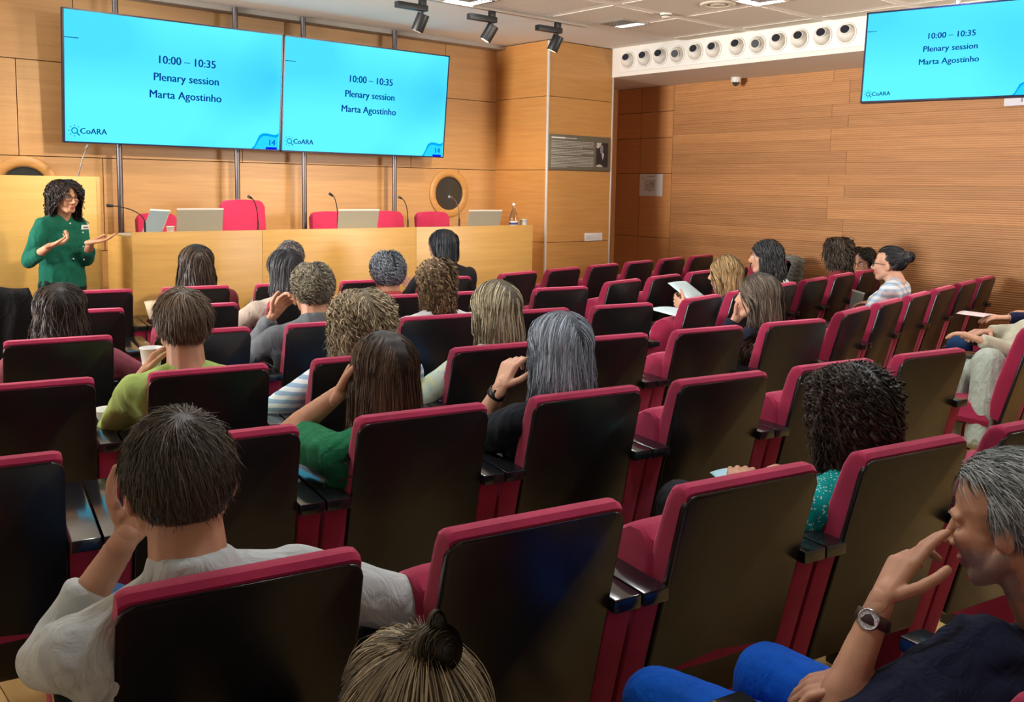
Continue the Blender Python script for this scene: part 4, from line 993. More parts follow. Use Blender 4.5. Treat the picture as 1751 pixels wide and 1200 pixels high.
    for s_ in (-1, 1):
        bm = bmesh.new(); add_ball(bm, (0, 0, 0), .0125 * S, 2); e = bm_obj('eye', bm, eyew if eyes == 'open' else SK[skin], root, smooth=True); e.location = tuple(F @ (Hl + Mhl @ h(s_ * .031, .0690, .001)))
        if eyes != 'open': continue
        bm = bmesh.new(); add_ball(bm, (0, 0, 0), .0058 * S, 2, (1, .5, 1)); i_ = bm_obj('iris', bm, eyed, e, smooth=True); i_.rotation_euler = Matrix(Mh.tolist()).to_euler(); i_.location = tuple(Mh @ h(0, .0108, 0))
        tube('eyebrow', [tuple(F @ (Hl + Mhl @ h(s_ * x, y, z))) for x, y, z in ((.014, .094, .022), (.030, .090, .028), (.046, .079, .024))], .0028 * S, plain('eyebrow_dark', (.03, .018, .012), .8), root, n=6)
    # ---- clothes
    if top:
        V, Fc = [], []; torso(V, Fc, .014)
        for (q, el, w_, dr, nm, cu, A) in AR_:
            sl = A.get('sleeve', sleeve)
            if sl in ('long', 'three'):
                capsule(V, Fc, q, el, .060 * S, .052 * S); en = el + (w_ - el) * (.93 if sl == 'long' else .55); capsule(V, Fc, el, en, .052 * S, (.040 if sl == 'long' else .048) * S, ends=(1, .15))
            elif sl == 'short': en = q + (el - q) * .62; capsule(V, Fc, q, en, .062 * S, .064 * S, ends=(1, .12))
            elif sl == 'cap': capsule(V, Fc, q, q + (el - q) * .3, .060 * S, .058 * S, ends=(1, .3))
        if collar: capsule(V, Fc, nb + [0, -.004, -.012 * S], nb + [0, .004, .048 * S], .076 * S, .069 * S, 1.0, ends=(.4, .1))
        b_ = remesh(wv(V), Fc, vb * 1.15, 3); v = b_[0]
        # cloth folds
        k1 = np.sin(v[:, 0] * 47 + v[:, 2] * 31 + 3 * np.sin(v[:, 1] * 23)) * np.sin(v[:, 2] * 22 - v[:, 1] * 37 + 2 * np.sin(v[:, 0] * 19)); cc = v.mean(0)
        dv = v - cc; dv[:, 2] *= .2; dv /= np.linalg.norm(dv, axis=1)[:, None] + 1e-6; v += dv * (k1 * .0042)[:, None]
        link('top', build_mesh('top', [b_], [top]), None, root)
    if legs:
        V, Fc = [], []; capsule(V, Fc, hip - [.05, 0, .02], hip + [.05, 0, -.02], (.128 if not stand else .142) * S, (.128 if not stand else .142) * S, .8, fy)
        for hj, kn, an in LG: capsule(V, Fc, hj, kn, .093 * S * legk, .070 * S * legk); capsule(V, Fc, kn, an + [0, 0, .03], .070 * S * legk, .058 * S * legk, ends=(1, .2))
        link('trousers', build_mesh('trousers', [remesh(wv(V), Fc, vb * 1.5, 2)], [legs]), None, root)
        V, Fc = [], []
        for hj, kn, an in LG: capsule(V, Fc, an - [0, .03, .045], an + [0, .15, -.055], .043 * S, .036 * S, .8, (0, 0, 1))
        link('shoes', build_mesh('shoes', [remesh(wv(V), Fc, .009, 2)], [shoes or plain('shoe_dark', (.02, .02, .022), .5)]), None, root)
    # ---- hair
    Hrel = F @ Hl; cols = [(F @ (shc + np.array([0, 0, -.03])), np.array([.22, .115, .085]) * S), (F @ (nb + np.array([0, 0, .02])), np.array([.062, .062, .10]) * S), (F @ (hip + up * .72), np.array([.17, .135, .16]) * S)]
    if hairst:
        ho = hair(Hrel, Mh, S, hairst, root, cols)
        for nm_, cfg in (hairst.get('extra') or {}).items():
            ho2 = hair_blob(Hrel, Mh, S, cfg, ho)
    if glasses:
        gm = plain('glasses_frame', (.015, .012, .012), .3); gt = link('glasses', mesh_from('g', [], []), gm, root)
        Q = lambda x, y, z: tuple(F @ (Hl + Mhl @ h(x, y, z)))
        if glasses == 'round' or glasses == 'square':
            for s_ in (-1, 1):
                rx, rz, pw_ = (.021, .019, 2.0) if glasses == 'round' else (.024, .017, 4.0)
                pts = []
                for k in range(17):
                    g = 2 * PI * k / 16; c_, s2 = math.cos(g), math.sin(g); rr = (abs(c_) ** pw_ + abs(s2) ** pw_) ** (-1 / pw_); pts.append(Q(s_ * .032 + rx * c_ * rr, .098 - abs(s_ * .032 + rx * c_ * rr) * .12, .0 + rz * s2 * rr))
                tube('rim', pts, .0021 * S, gm, gt, 6); tube('temple', [Q(s_ * .055, .092, .004), Q(s_ * .074, .05, .006), Q(s_ * .081, -.005, .004)], .0019 * S, gm, gt, 6)
            tube('bridge', [Q(-.010, .098, .005), Q(0, .101, .007), Q(.010, .098, .005)], .0019 * S, gm, gt, 6)
        if glasses == 'temple': [tube('temple', [Q(s_ * .055, .092, .004), Q(s_ * .078, .05, .006), Q(s_ * .086, -.01, .004)], .0025 * S, gm, gt, 6) for s_ in (-1, 1)]
    info = dict(root=root, F=F, O=O3, Hl=Hl, Mhl=Mhl, S=S, AR=AR_, loc_px=loc_px, nb=nb, shL=shL, shR=shR)
    PEOPLE[name or label] = info
    return info
def hair_blob(H, M, S, cfg, parent):
    """a bun or ponytail: a ball of coiled strands"""
    rng = np.random.RandomState(cfg.get('seed', 5)); n = cfg.get('n', 260); r = np.array(cfg['r']) * S; c = np.array(cfg['c']) * S; K = 12; V, Fq, C = [], [], []
    ax = np.array(cfg.get('axis', (0, -1, .3)), float); ax /= np.linalg.norm(ax); e1 = np.cross(ax, [1, 0, 0.1]); e1 /= np.linalg.norm(e1); e2 = np.cross(ax, e1)
    c0, c1 = np.array(cfg['c0']), np.array(cfg['c1'])
    for i in range(n):
        g0 = rng.rand() * 2 * PI; lat = (rng.rand() * 2 - 1) * .95; rad = math.sqrt(1 - lat * lat); w = cfg.get('w', .003) * S; col = c0 + (c1 - c0) * rng.rand(); sp = rng.uniform(.8, 2.2); dl = rng.normal() * .25; k_ = 1 + rng.rand() * .08
        for j in range(K):
            g = g0 + sp * j / K * 2; la = lat + dl * j / K; la = max(-.98, min(.98, la)); rd = math.sqrt(1 - la * la)
            u = (e1 * math.cos(g) + e2 * math.sin(g)) * rd + ax * la; p = c + u * r * k_
            V += [p + ax * w * .5, p - ax * w * .5]; C += [col, col]
            if j: b = len(V) - 4; Fq.append((b, b + 1, b + 3, b + 2))
    b0 = len(V); tmpV, tmpF = [], []; ellipsoid(tmpV, tmpF, c, r * .97); V += tmpV; C += [c0 * .7] * len(tmpV); Fq += [tuple(q + b0 for q in f) for f in tmpF]
    V = (M @ np.array(V).T).T + H; me = mesh_from(cfg.get('name', 'bun'), V, Fq, True)
    ca = me.color_attributes.new('tint', 'FLOAT_COLOR', 'POINT'); C = np.array(C); ca.data.foreach_set('color', np.concatenate([C, np.ones((len(C), 1))], 1).ravel().astype(np.float32))
    return link(cfg.get('name', 'bun'), me, HM, parent)

# ------------------------------------------------------------------ patterned cloths
def pattern(name, kind, c0, c1, c2=None, scale=60):
    if name in MATS: return MATS[name]
    m, nt, b = newmat(name); L = nt.links; tc = N(nt, 'ShaderNodeTexCoord'); b.inputs['Roughness'].default_value = .85; b.inputs['Specular IOR Level'].default_value = .2
    if kind == 'dots':
        v = N(nt, 'ShaderNodeTexVoronoi'); v.inputs['Scale'].default_value = scale; L.new(tc.outputs['Object'], v.inputs['Vector'])
        r = ramp(nt, [(.22, c1), (.30, c0)]); L.new(v.outputs['Distance'], r.inputs[0]); L.new(r.outputs[0], b.inputs['Base Color'])
    elif kind == 'stripes':
        w = N(nt, 'ShaderNodeTexWave', bands_direction='Z'); w.inputs['Scale'].default_value = scale; w.inputs['Distortion'].default_value = 1.5; w.inputs['Detail Scale'].default_value = .6; L.new(tc.outputs['Object'], w.inputs['Vector'])
        r = ramp(nt, [(.40, c0), (.60, c1)]); L.new(w.outputs['Fac'], r.inputs[0]); L.new(r.outputs[0], b.inputs['Base Color'])
    elif kind == 'check':
        w = N(nt, 'ShaderNodeTexWave', bands_direction='Z'); w.inputs['Scale'].default_value = scale; L.new(tc.outputs['Object'], w.inputs['Vector'])
        w2 = N(nt, 'ShaderNodeTexWave', bands_direction='DIAGONAL'); w2.inputs['Scale'].default_value = scale * .6; L.new(tc.outputs['Object'], w2.inputs['Vector'])
        r = ramp(nt, [(.45, c0), (.6, c1)]); L.new(w.outputs['Fac'], r.inputs[0]); r2 = ramp(nt, [(.4, (1, 1, 1)), (.7, c2 or c0)]); L.new(w2.outputs['Fac'], r2.inputs[0])
        mx = N(nt, 'ShaderNodeMix', data_type='RGBA', blend_type='MULTIPLY'); mx.inputs[0].default_value = .8; L.new(r.outputs[0], mx.inputs[6]); L.new(r2.outputs[0], mx.inputs[7]); L.new(mx.outputs[2], b.inputs['Base Color'])
    else:
        n = N(nt, 'ShaderNodeTexNoise'); n.inputs['Scale'].default_value = scale; n.inputs['Detail'].default_value = 2; n.inputs['Distortion'].default_value = 1.5; L.new(tc.outputs['Object'], n.inputs['Vector'])
        r = ramp(nt, [(.34, c2 or c0), (.42, c0), (.55, c0), (.62, c1)]); L.new(n.outputs['Fac'], r.inputs[0]); L.new(r.outputs[0], b.inputs['Base Color'])
    return m
def cloth(name, c, wr=.35): return fabric(name, c, rough=.85, sheen=.15, bump=.15, nscale=220, var=.10, wrinkle=wr)
jeans = cloth('denim', (.03, .10, .26)); darkp = cloth('dark_trousers', (.02, .02, .025))

hs_short = lambda **k: dict(dict(mode='whorl', cling=True, L=.058, T=.10, w=.0018, n=5200, steps=7, zlo=-.80, hairline=.60, jit=.22, iw=2.5), **k)
hs_curl = lambda **k: dict(dict(mode='part', L=.10, T=.20, curl=.010, freq=3.0, w=.0026, n=3600, lift=.12, jit=.3, cling=True, hairline=.52, csteps=20), **k)

# 1 nearest man, white shirt
person('man in a white shirt from behind, short brown hair, chin on left hand', 'man_white', ('L', 0, 1), head=(306, 826), fo=.10, yaw=4, pitch=-8, roll=-2, S=1.14, skin='b',
       hairst=hs_short(n=13000, w=.0015, L=.066, c0=(.030, .022, .016), c1=(.135, .105, .075), crown=(.05, -.42, .9), seed=3, nape=.5, cutvar=.004, spin=.5),
       top=cloth('white_shirt', (.50, .54, .54), .5), sleeve='long', collar=True, shoulder=.175, bulk=1.08, tyaw=6, sideways=.10, hipx=.0, legs=jeans, det=.85,
       arms=(dict(px=(218, 915, .30), dirpx=(246, 868, .33), n=(.3, -.3, 1), curl=1.6, pole=(-.7, -.2, -1), sleeve='three'), dict(w=(.27, .46, .72), pole=(1, -.3, -.4))))
# 2 woman in green
person('woman in green top with long straight brown hair, hand at her glasses', 'green', ('L', 1, 2), head=(655, 637), fo=.14, yaw=8, S=1.12, skin='b',
       hairst=dict(mode='part', L=.42, T=.17, n=6500, w=.0024, tip=(.17, .095, .055), c0=(.022, .012, .007), c1=(.15, .085, .045), cut=-.185, cutvar=.018, side=.8, back=.5, jit=.07, streak=.25, seed=4),
       top=cloth('green_blouse', (.010, .145, .060), .6), sleeve='short', legs=darkp, glasses='temple', det=.9, tyaw=5,
       arms=(dict(px=(580, 672, .20), dirpx=(618, 612, .22), n=(.7, -.2, .4), curl=[.6, .9, 1.1, 1.2], pole=(-.55, .15, -1)), None))
# 3 grey-haired woman in black
g = person('woman in black with a straight grey bob, left hand raised, dark wristband', 'grey', ('L', 1, 3), head=(955, 596), fo=.12, yaw=6, S=1.12, skin='a',
       hairst=dict(mode='part', L=.30, T=.20, n=6500, w=.0024, c0=(.075, .090, .115), c1=(.58, .66, .76), cut=-.150, cutvar=.020, side=.9, back=.4, jit=.10, seed=8, inner=.3, hairline=.5),
       top=cloth('black_tee', (.006, .009, .014), .4), sleeve='short', legs=darkp, det=.9, tyaw=4,
       arms=(dict(px=(856, 662, .20), dirpx=(878, 612, .22), n=(.75, .2, .3), curl=[1.0, 1.1, 1.2, 1.3], pole=(-.2, .5, -1)), None))
def wristband(info, arm, mat, dial=None, off=-.03):
    q, el, w_, dr, nm, cu, A = info['AR'][arm]; F, S = info['F'], info['S']; ax = (w_ - el) / np.linalg.norm(w_ - el); c = w_ + ax * off; o = c
    V, Fc = [], []; K, M_ = 24, 4; e1 = np.cross(ax, [0, .2, 1]); e1 /= np.linalg.norm(e1); e2 = np.cross(ax, e1)
    for i, (t, r) in enumerate(((-.011, .029), (-.009, .0315), (.009, .0305), (.011, .028))):
        for k in range(K): g_ = 2 * PI * k / K; V.append(F @ (c + ax * t * S + (e1 * math.cos(g_) + e2 * math.sin(g_)) * r * S))
    for i in range(3):
        for k in range(K): a_, b_ = i * K + k, i * K + (k + 1) % K; Fc.append((a_, b_, b_ + K, a_ + K))
    wt = link('wristwatch', mesh_from('wristwatch', V, Fc, True), mat, info['root'])
    return wt, F @ c, F @ ax
w_, c_, ax_ = wristband(g, 0, plain('band_black', (.008, .008, .01), .45))
bm = bmesh.new(); tdir = Vector((-.55, -.80, .1)).normalized(); p0 = Vector(c_) + tdir * .030
add_box(bm, -.017, .017, -.017, .017, -.005, .006); cse = bm_obj('watch_case', bm, plain('watch_black', (.01, .01, .012), .2), w_, bevel=.004, smooth=True); cse.matrix_local = Matrix.Translation(p0) @ tdir.to_track_quat('Z', 'Y').to_matrix().to_4x4()
# 4 lime green pixie cut
p4 = person('person in a lime green top with short brown pixie hair holding a paper cup', 'pixie', ('L', 2, 1), head=(313, 555), fo=.10, yaw=0, S=1.12, skin='b',
       hairst=hs_short(n=7500, L=.085, T=.13, w=.0022, fly=.25, flyamt=.022, c0=(.045, .026, .015), c1=(.24, .16, .10), crown=(.0, -.35, .95), seed=6, nape=.55, jit=.2, iw=3),
       top=cloth('lime_top', (.33, .46, .13), .35), sleeve='three', legs=darkp, shoulder=.165,
       arms=(dict(px=(243, 640, .30), dirpx=(258, 616, .33), n=(1, .1, 0), curl=.8, pole=(-.6, -.3, -1)), None))
# 5 curly blond
person('woman with big curly blond hair in a blue and white striped blouse', 'curlyblond', ('L', 2, 2), head=(618, 548), fo=.14, S=1.12, skin='a',
       hairst=dict(mode='part', L=.28, T=.10, n=4600, w=.0025, curl=.0075, freq=6.5, csteps=38, c0=(.21, .155, .085), c1=(.85, .71, .49), fly=.3, flyamt=.04, cut=-.175, cutvar=.035, maxr=1.45, side=1.0, jit=.18, lift=.08, seed=9, hairline=.5),
       top=pattern('blue_stripe', 'stripes', (.30, .45, .62), (.72, .78, .82), scale=9), legs=jeans,
       arms=(dict(px=(505, 668, .38), dir=(.1, .8, -.2), n=(0, 0, -1), curl=.5, pole=(-1, -.3, -.5)), None))
# 6 floral blouse
person('woman in a pale floral blouse with straight shoulder length blond hair and glasses', 'floral', ('L', 2, 3), head=(846, 528), fo=.14, yaw=18, S=1.12, skin='a',
       hairst=dict(mode='part', L=.33, T=.18, n=4200, w=.0028, c0=(.13, .10, .055), c1=(.60, .53, .36), cut=-.185, cutvar=.02, side=.9, jit=.08, seed=10, streak=.4),
       top=pattern('floral_cloth', 'floral', (.52, .62, .50), (.16, .40, .62), (.62, .66, .34), 11), legs=cloth('light_denim', (.10, .27, .52)), glasses='square', det=1, tyaw=8,
       arms=(dict(w=(-.24, .42, .70), pole=(-1, -.4, -.5)), None), leg_pose={-1: ((-.28, .62, .60), (-.28, .66, .10))})
# 7 dusty pink
person('dark-haired woman in a dusty pink top at the far left behind the second row', 'dusty', ('L', 3, 0), head=(103, 534), fo=.12, yaw=-4, S=1.12, skin='b',
       hairst=dict(mode='part', L=.26, T=.18, n=3000, w=.0032, curl=.004, freq=2, csteps=16, c0=(.018, .013, .011), c1=(.085, .06, .048), cut=-.17, jit=.15, seed=11), top=cloth('dusty_pink', (.22, .055, .075)), legs=darkp,
       arms=(None, dict(px=(196, 640, .40), pole=(1, -.2, -.5))))
# 8 curly man in grey
person('man in a grey shirt with short curly greying blond hair, hand to his face', 'curlman', ('L', 3, 2), head=(533, 495), fo=.12, yaw=8, S=1.12, skin='b',
       hairst=hs_curl(c0=(.075, .062, .040), c1=(.42, .37, .26), L=.075, T=.07, n=3600, curl=.007, seed=12), top=cloth('grey_shirt', (.12, .135, .15), .5), legs=darkp, shoulder=.18, collar=True,
       arms=(dict(px=(466, 540, .26), dirpx=(488, 510, .28), n=(.5, -.3, .4), curl=1.1, pole=(-.5, -.1, -1)), None))
# 9 ponytail curls
person('woman with curly light brown hair half tied back, white top', 'pony', ('L', 3, 3), head=(744, 484), fo=.12, yaw=14, S=1.12, skin='a',
       hairst=dict(mode='part', L=.22, T=.05, n=2800, w=.0034, curl=.006, freq=5, csteps=28, c0=(.10, .06, .03), c1=(.52, .36, .19), cut=-.19, maxr=1.12, jit=.18, lift=.06, back=1.0, side=.6, seed=13), top=cloth('white_top', (.60, .62, .62)), legs=darkp, arms=(None, None))
# 10 dark hair glasses beige
person('woman with dark straight hair and glasses in a beige sweater', 'beige', ('L', 4, 2), head=(487, 464), fo=.14, yaw=14, S=1.12, skin='b',
       hairst=dict(mode='part', L=.20, T=.17, n=2200, w=.0038, c0=(.020, .019, .022), c1=(.08, .08, .09), cut=-.13, jit=.08, seed=14, front_len=.5), top=cloth('beige_sweater', (.42, .35, .29)), legs=darkp, glasses='temple',
       arms=(dict(px=(424, 552, .22), pole=(-1, -.6, -.3)), None))
# 11 curly grey
person('person with short curly dark grey hair and a red top', 'greycurl', ('L', 4, 3), head=(662, 467), fo=.12, yaw=0, S=1.12, skin='b',
       hairst=hs_curl(c0=(.030, .034, .042), c1=(.36, .41, .48), L=.08, T=.12, n=3000, w=.0032, curl=.008, seed=15), top=cloth('red_top', (.42, .06, .05)), legs=darkp, collar=True, arms=(None, None))
# 12 long dark hair front row
person('woman with long dark brown hair in maroon, first occupied seat of the front row', 'long1', ('L', 5, 1), head=(335, 452), fo=.12, yaw=0, S=1.14, skin='a',
       hairst=dict(mode='part', L=.42, T=.20, n=3200, w=.0040, curl=.003, freq=2, csteps=16, c0=(.024, .016, .013), c1=(.13, .09, .07), cut=-.18, cutvar=.015, side=.9, back=.3, jit=.10, seed=16, streak=.2), top=cloth('maroon_top', (.10, .015, .025)), legs=darkp, arms=(None, None))
# 13 front row man
person('man with short greying hair and pale shirt in the front row, elbow out', 'man5', ('L', 5, 2), head=(496, 444), fo=.14, yaw=-8, S=1.10, skin='b',
       hairst=hs_short(n=2200, L=.05, w=.0035, c0=(.05, .045, .05), c1=(.2, .19, .2), seed=17), top=cloth('pale_blue_shirt', (.50, .55, .62)), legs=darkp,
       arms=(None, None))
# 14 black bob
person('woman with a glossy black bob and dark jacket in the front row, face turned left', 'bob', ('L', 5, 4), head=(757, 421), fo=.12, yaw=32, S=1.10, skin='a',
       hairst=dict(mode='part', L=.19, T=.15, n=3000, w=.0036, c0=(.006, .007, .010), c1=(.030, .040, .055), cut=-.115, cutvar=.004, jit=.03, seed=18, hairline=.35), top=cloth('black_jacket', (.010, .011, .014), .3), legs=darkp, collar=True,
       arms=(dict(px=(712, 498, .22), dir=(-.5, .1, .5), n=(0, .6, .4), curl=.3, pole=(-1, -.2, -1), spread=2), None))
# 15 blond reading
p15 = person('woman with long strawberry blond hair in profile holding a white document', 'reader', ('R', 3, 1), head=(1240, 468), fo=.14, yaw=6, pitch=-4, S=1.12, skin='a',
       hairst=dict(mode='part', L=.34, T=.15, n=3000, w=.0036, curl=.003, freq=2, csteps=16, c0=(.16, .09, .035), c1=(.62, .42, .19), cut=-.26, jit=.08, side=.7, back=.8, seed=19), top=cloth('charcoal_top', (.03, .03, .04)), legs=darkp,
       arms=(dict(w=(-.20, .42, .80), dir=(.3, .8, .2), n=(1, 0, .2), curl=.7), dict(w=(.10, .44, .80), dir=(-.2, .8, .2), n=(-1, 0, .2), curl=.7)))
# 16 long hair, chin on hand
person('woman in navy with very long ash brown hair, cheek resting on her left hand', 'chin', ('L', 2, 6), head=(1296, 508), fo=.20, yaw=26, pitch=2, S=1.13, skin='a',
       hairst=dict(mode='part', L=.52, T=.15, n=4600, w=.0030, curl=.0025, freq=2.5, csteps=20, c0=(.050, .036, .024), c1=(.25, .19, .14), cut=-.34, cutvar=.02, jit=.07, side=.6, back=1.1, open=.8, openback=1.2, seed=20), top=cloth('navy_top', (.008, .010, .025)), legs=darkp,
       arms=(dict(px=(1258, 545, .36), dirpx=(1276, 520, .37), n=(.6, -.5, .6), curl=[.6, .7, .8, .9], pole=(-.6, .1, -1)), None))
# 17 wavy dark bob
person('woman with a wavy black bob and white top in profile, before the houndstooth jacket', 'bob2', ('R', 3, 2), head=(1309, 440), fo=.13, yaw=10, S=1.14, skin='a',
       hairst=dict(mode='part', L=.22, T=.19, n=2600, w=.0040, curl=.005, freq=2, csteps=16, c0=(.010, .010, .012), c1=(.07, .075, .08), cut=-.15, jit=.12, back=.7, seed=21, open=.8, openback=1.2), top=cloth('white_blouse', (.66, .72, .74)), legs=darkp, arms=(None, None))
# 18 brown waves, maroon
person('woman in a maroon blouse with wavy brown hair turned away by the right wall', 'maroonw', ('R', 3, 4), head=(1432, 432), fo=.14, yaw=-30, S=1.14, skin='a',
       hairst=dict(mode='part', L=.16, T=.10, maxr=1.25, fly=.4, flyamt=.04, n=2600, w=.0040, curl=.006, freq=2.4, csteps=18, c0=(.035, .025, .018), c1=(.20, .15, .11), cut=-.12, cutvar=.03, jit=.25, lift=.15, seed=22), top=cloth('maroon_blouse', (.20, .022, .035)), legs=darkp, arms=(None, None))
# 19 curly, dark glasses, facing back
person('woman with black curly hair and dark framed glasses looking back over her shoulder', 'curlg', ('R', 3, 5), head=(1474, 448), fo=.12, yaw=84, pitch=-10, S=1.10, skin='b',
       hairst=dict(mode='part', L=.16, T=.16, maxr=1.2, open=1.6, openback=1.6, n=2600, w=.0036, curl=.009, freq=4, csteps=24, c0=(.010, .008, .007), c1=(.07, .05, .04), cut=-.16, jit=.2, lift=.08, seed=23, hairline=.62), top=cloth('maroon_cardigan', (.075, .010, .018)), legs=darkp, glasses='square', arms=(None, None))
# 20 bun, striped blouse, laptop
p20 = person('woman with glasses and a low black bun in a pastel striped blouse, in profile', 'bunw', ('R', 2, 2), head=(1520, 452), fo=.30, yaw=4, S=1.12, skin='a',
       hairst=dict(mode='back', gather=(0, -.105, .045), L=.22, T=.09, n=3600, w=.0030, c0=(.010, .010, .012), c1=(.06, .06, .07), jit=.05, seed=24, hairline=.55, zlo=-.7,
                   extra={'bun': dict(name='bun', c=(0, -.125, .055), r=(.040, .034, .038), c0=(.010, .010, .012), c1=(.07, .07, .08), n=150)}), top=pattern('pastel_stripe', 'check', (.66, .70, .74), (.40, .58, .72), (.80, .55, .52), 7), legs=darkp, glasses='round', tyaw=4, neck=.07,
       arms=(dict(px=(1488, 522, .58), dir=(0, .9, -.1), n=(0, 0, -1), curl=.5), dict(px=(1502, 516, .60), dir=(-.1, .9, -.1), n=(0, 0, -1), curl=.5)))
# 21 black curls, dotted teal
person('woman with voluminous black curly hair in a teal blouse with white dots', 'teal', ('L', 0, 4), head=(1448, 700), fo=.16, yaw=8, S=1.14, skin='b',
       hairst=dict(mode='part', L=.25, T=.15, n=7000, w=.0021, curl=.0080, freq=7, csteps=44, c0=(.0055, .0045, .004), c1=(.085, .062, .050), cut=-.13, cutvar=.04, fly=.3, flyamt=.035, maxr=1.28, jit=.22, lift=.12, side=1.1, back=.4, seed=25, hairline=.6, tip=(.06, .032, .022)),
       top=pattern('teal_dots', 'dots', (.0, .33, .31), (.68, .78, .76), scale=105), legs=darkp, collar=True, tyaw=6, det=.9,
       arms=(dict(w=(-.22, .50, .68)), None))
# 22 man front right
m22 = person('man in a navy polo and blue trousers, short grey hair, fingers pressed to his eye', 'manright', ('L', -1, 3), head=(1727, 894), fo=.30, yaw=18, pitch=-14, roll=4, S=1.12, skin='b',
       hairst=dict(mode='back', cling=True, steps=7, zlo=-.80, jit=.25, iw=2.5, n=10000, L=.060, T=.10, w=.0016, fly=.2, flyamt=.015, c0=(.09, .10, .10), c1=(.62, .66, .65), crown=(0, -.3, .95), seed=26, whorl=1.0, spin=.15, hairline=.66, nape=.45), top=cloth('navy_polo', (.007, .011, .032), .5), sleeve='short', collar=True, det=.8, shoulder=.185, bulk=1.1,
       legs=cloth('bright_blue_trousers', (.0, .085, .50), .4), beard=skin_mat('stubble', (.34, .24, .19)), eyes='closed', hipx=.02, neck=.25, leanx=.07,
       leg_pose={-1: ((-.23, .86, .52), (-.20, .80, .08)), 1: ((.03, .78, .55), (.02, .80, .08))},
       arms=(dict(px=(1508, 1024, .42), dirpx=(1583, 904, .42), n=(.62, -.3, -.45), curl=[.20, .30, .8, 1.0], pole=(-.35, -.2, -1), spread=.8, thumb=.4), dict(w=(.05, .50, .66), dir=(-.6, .5, 0))))
wt, c_, ax_ = wristband(m22, 0, plain('band_brown', (.05, .022, .018), .5), off=-.045)
tdir = (Vector((0, 0, CAM_H)) - (Vector(c_) + m22['root'].location)); tdir = (tdir - Vector(ax_) * tdir.dot(Vector(ax_))).normalized(); tdir = (tdir + Vector((-.5, .45, 0)) * .5).normalized()
MW = Matrix.Translation(Vector(c_) + tdir * .030) @ tdir.to_track_quat('Z', 'Y').to_matrix().to_4x4()
k_ = lathe('watch_case', [(.0, -.006), (.021, -.006), (.0225, 0), (.021, .006), (.0185, .006), (.018, .004)], plain('watch_steel', (.55, .55, .58), .2, 1), wt); k_.matrix_local = MW
f_ = cyl('watch_dial', (0, 0, .002), (0, 0, .0046), .0184, plain('dial_white', (.70, .70, .78), .5), k_)
for h_ in range(12): a_ = h_ * PI / 6; hm = box('hour_mark', -.0005, .0005, .0140, .0165, .0046, .0050, mic_b, k_); hm.rotation_euler = (0, 0, a_)
for a_, l_ in ((.9, .009), (2.6, .013)): hd = box('watch_hand', -.0005, .0005, 0, l_, .0048, .0052, mic_g, k_); hd.rotation_euler = (0, 0, a_)
# 23 top bun at the bottom edge
person('person seen from above at the bottom edge, blond-brown hair tied up in a messy bun', 'topbun', ('L', -1, 1), head=(690, 1268), fo=.30, yaw=2, S=1.12, skin='a',
       hairst=dict(mode='back', gather=(0, -.045, .150), L=.24, T=.13, n=7500, w=.0018, fly=.25, flyamt=.035,  c0=(.060, .044, .026), c1=(.78, .65, .44), jit=.10, seed=27, zlo=-.75, hairline=.5, lvar=.2, inner=.25,
                   extra={'bun': dict(name='bun', c=(0.01, -.058, .135), r=(.027, .027, .026), c0=(.03, .022, .014), c1=(.16, .12, .075), n=220, w=.0022),
                          'bun_tuft': dict(name='bun', c=(0.012, -.056, .160), r=(.010, .011, .016), c0=(.03, .022, .014), c1=(.10, .08, .05), n=60, w=.002)}), top=cloth('dark_top', (.02, .02, .03)), legs=darkp, det=.9, arms=(None, None))
# 24, 25 legs at the right edge
person('person in pale green-beige trousers at the right edge, legs crossed', 'palelegs', ('R', 1, 0), headz=(.72, .12, 1.12), hipx=.38, legk=1.2, S=1.12, skin='a', hairst=hs_short(n=1500, w=.004, c0=(.03, .02, .015), c1=(.12, .09, .07)), top=cloth('pale_coat', (.52, .50, .38)),
       legs=cloth('sage_trousers', (.43, .50, .42), .8), arms=(dict(w=(.12, .36, .80)), dict(w=(.35, .42, .80))), leg_pose={-1: ((-.02, .26, .69), (-.20, .25, .20)), 1: ((.04, .46, .60), (-.05, .47, .10))}, sleeve='long')
pA = person('person in dark blue jeans and navy sweater at the right edge holding papers', 'jeanlegs', ('R', 1, 2), headz=(.42, .02, 1.12), S=1.1, skin='a', hairst=hs_short(n=1500, w=.004, c0=(.03, .02, .015), c1=(.12, .09, .07)), top=cloth('navy_sweater', (.008, .012, .045)),
       legs=cloth('dark_denim', (.012, .045, .13), .3), arms=(dict(w=(-.18, .56, .80), dir=(-.5, .7, 0), n=(0, .2, -1), curl=.4), dict(w=(.02, .56, .80), dir=(-.8, .4, 0), n=(0, .3, -1), curl=.4)), leg_pose={-1: ((-.34, .68, .62), (-.15, .75, .2)), 1: ((.12, .62, .54), (.10, .66, .10))})
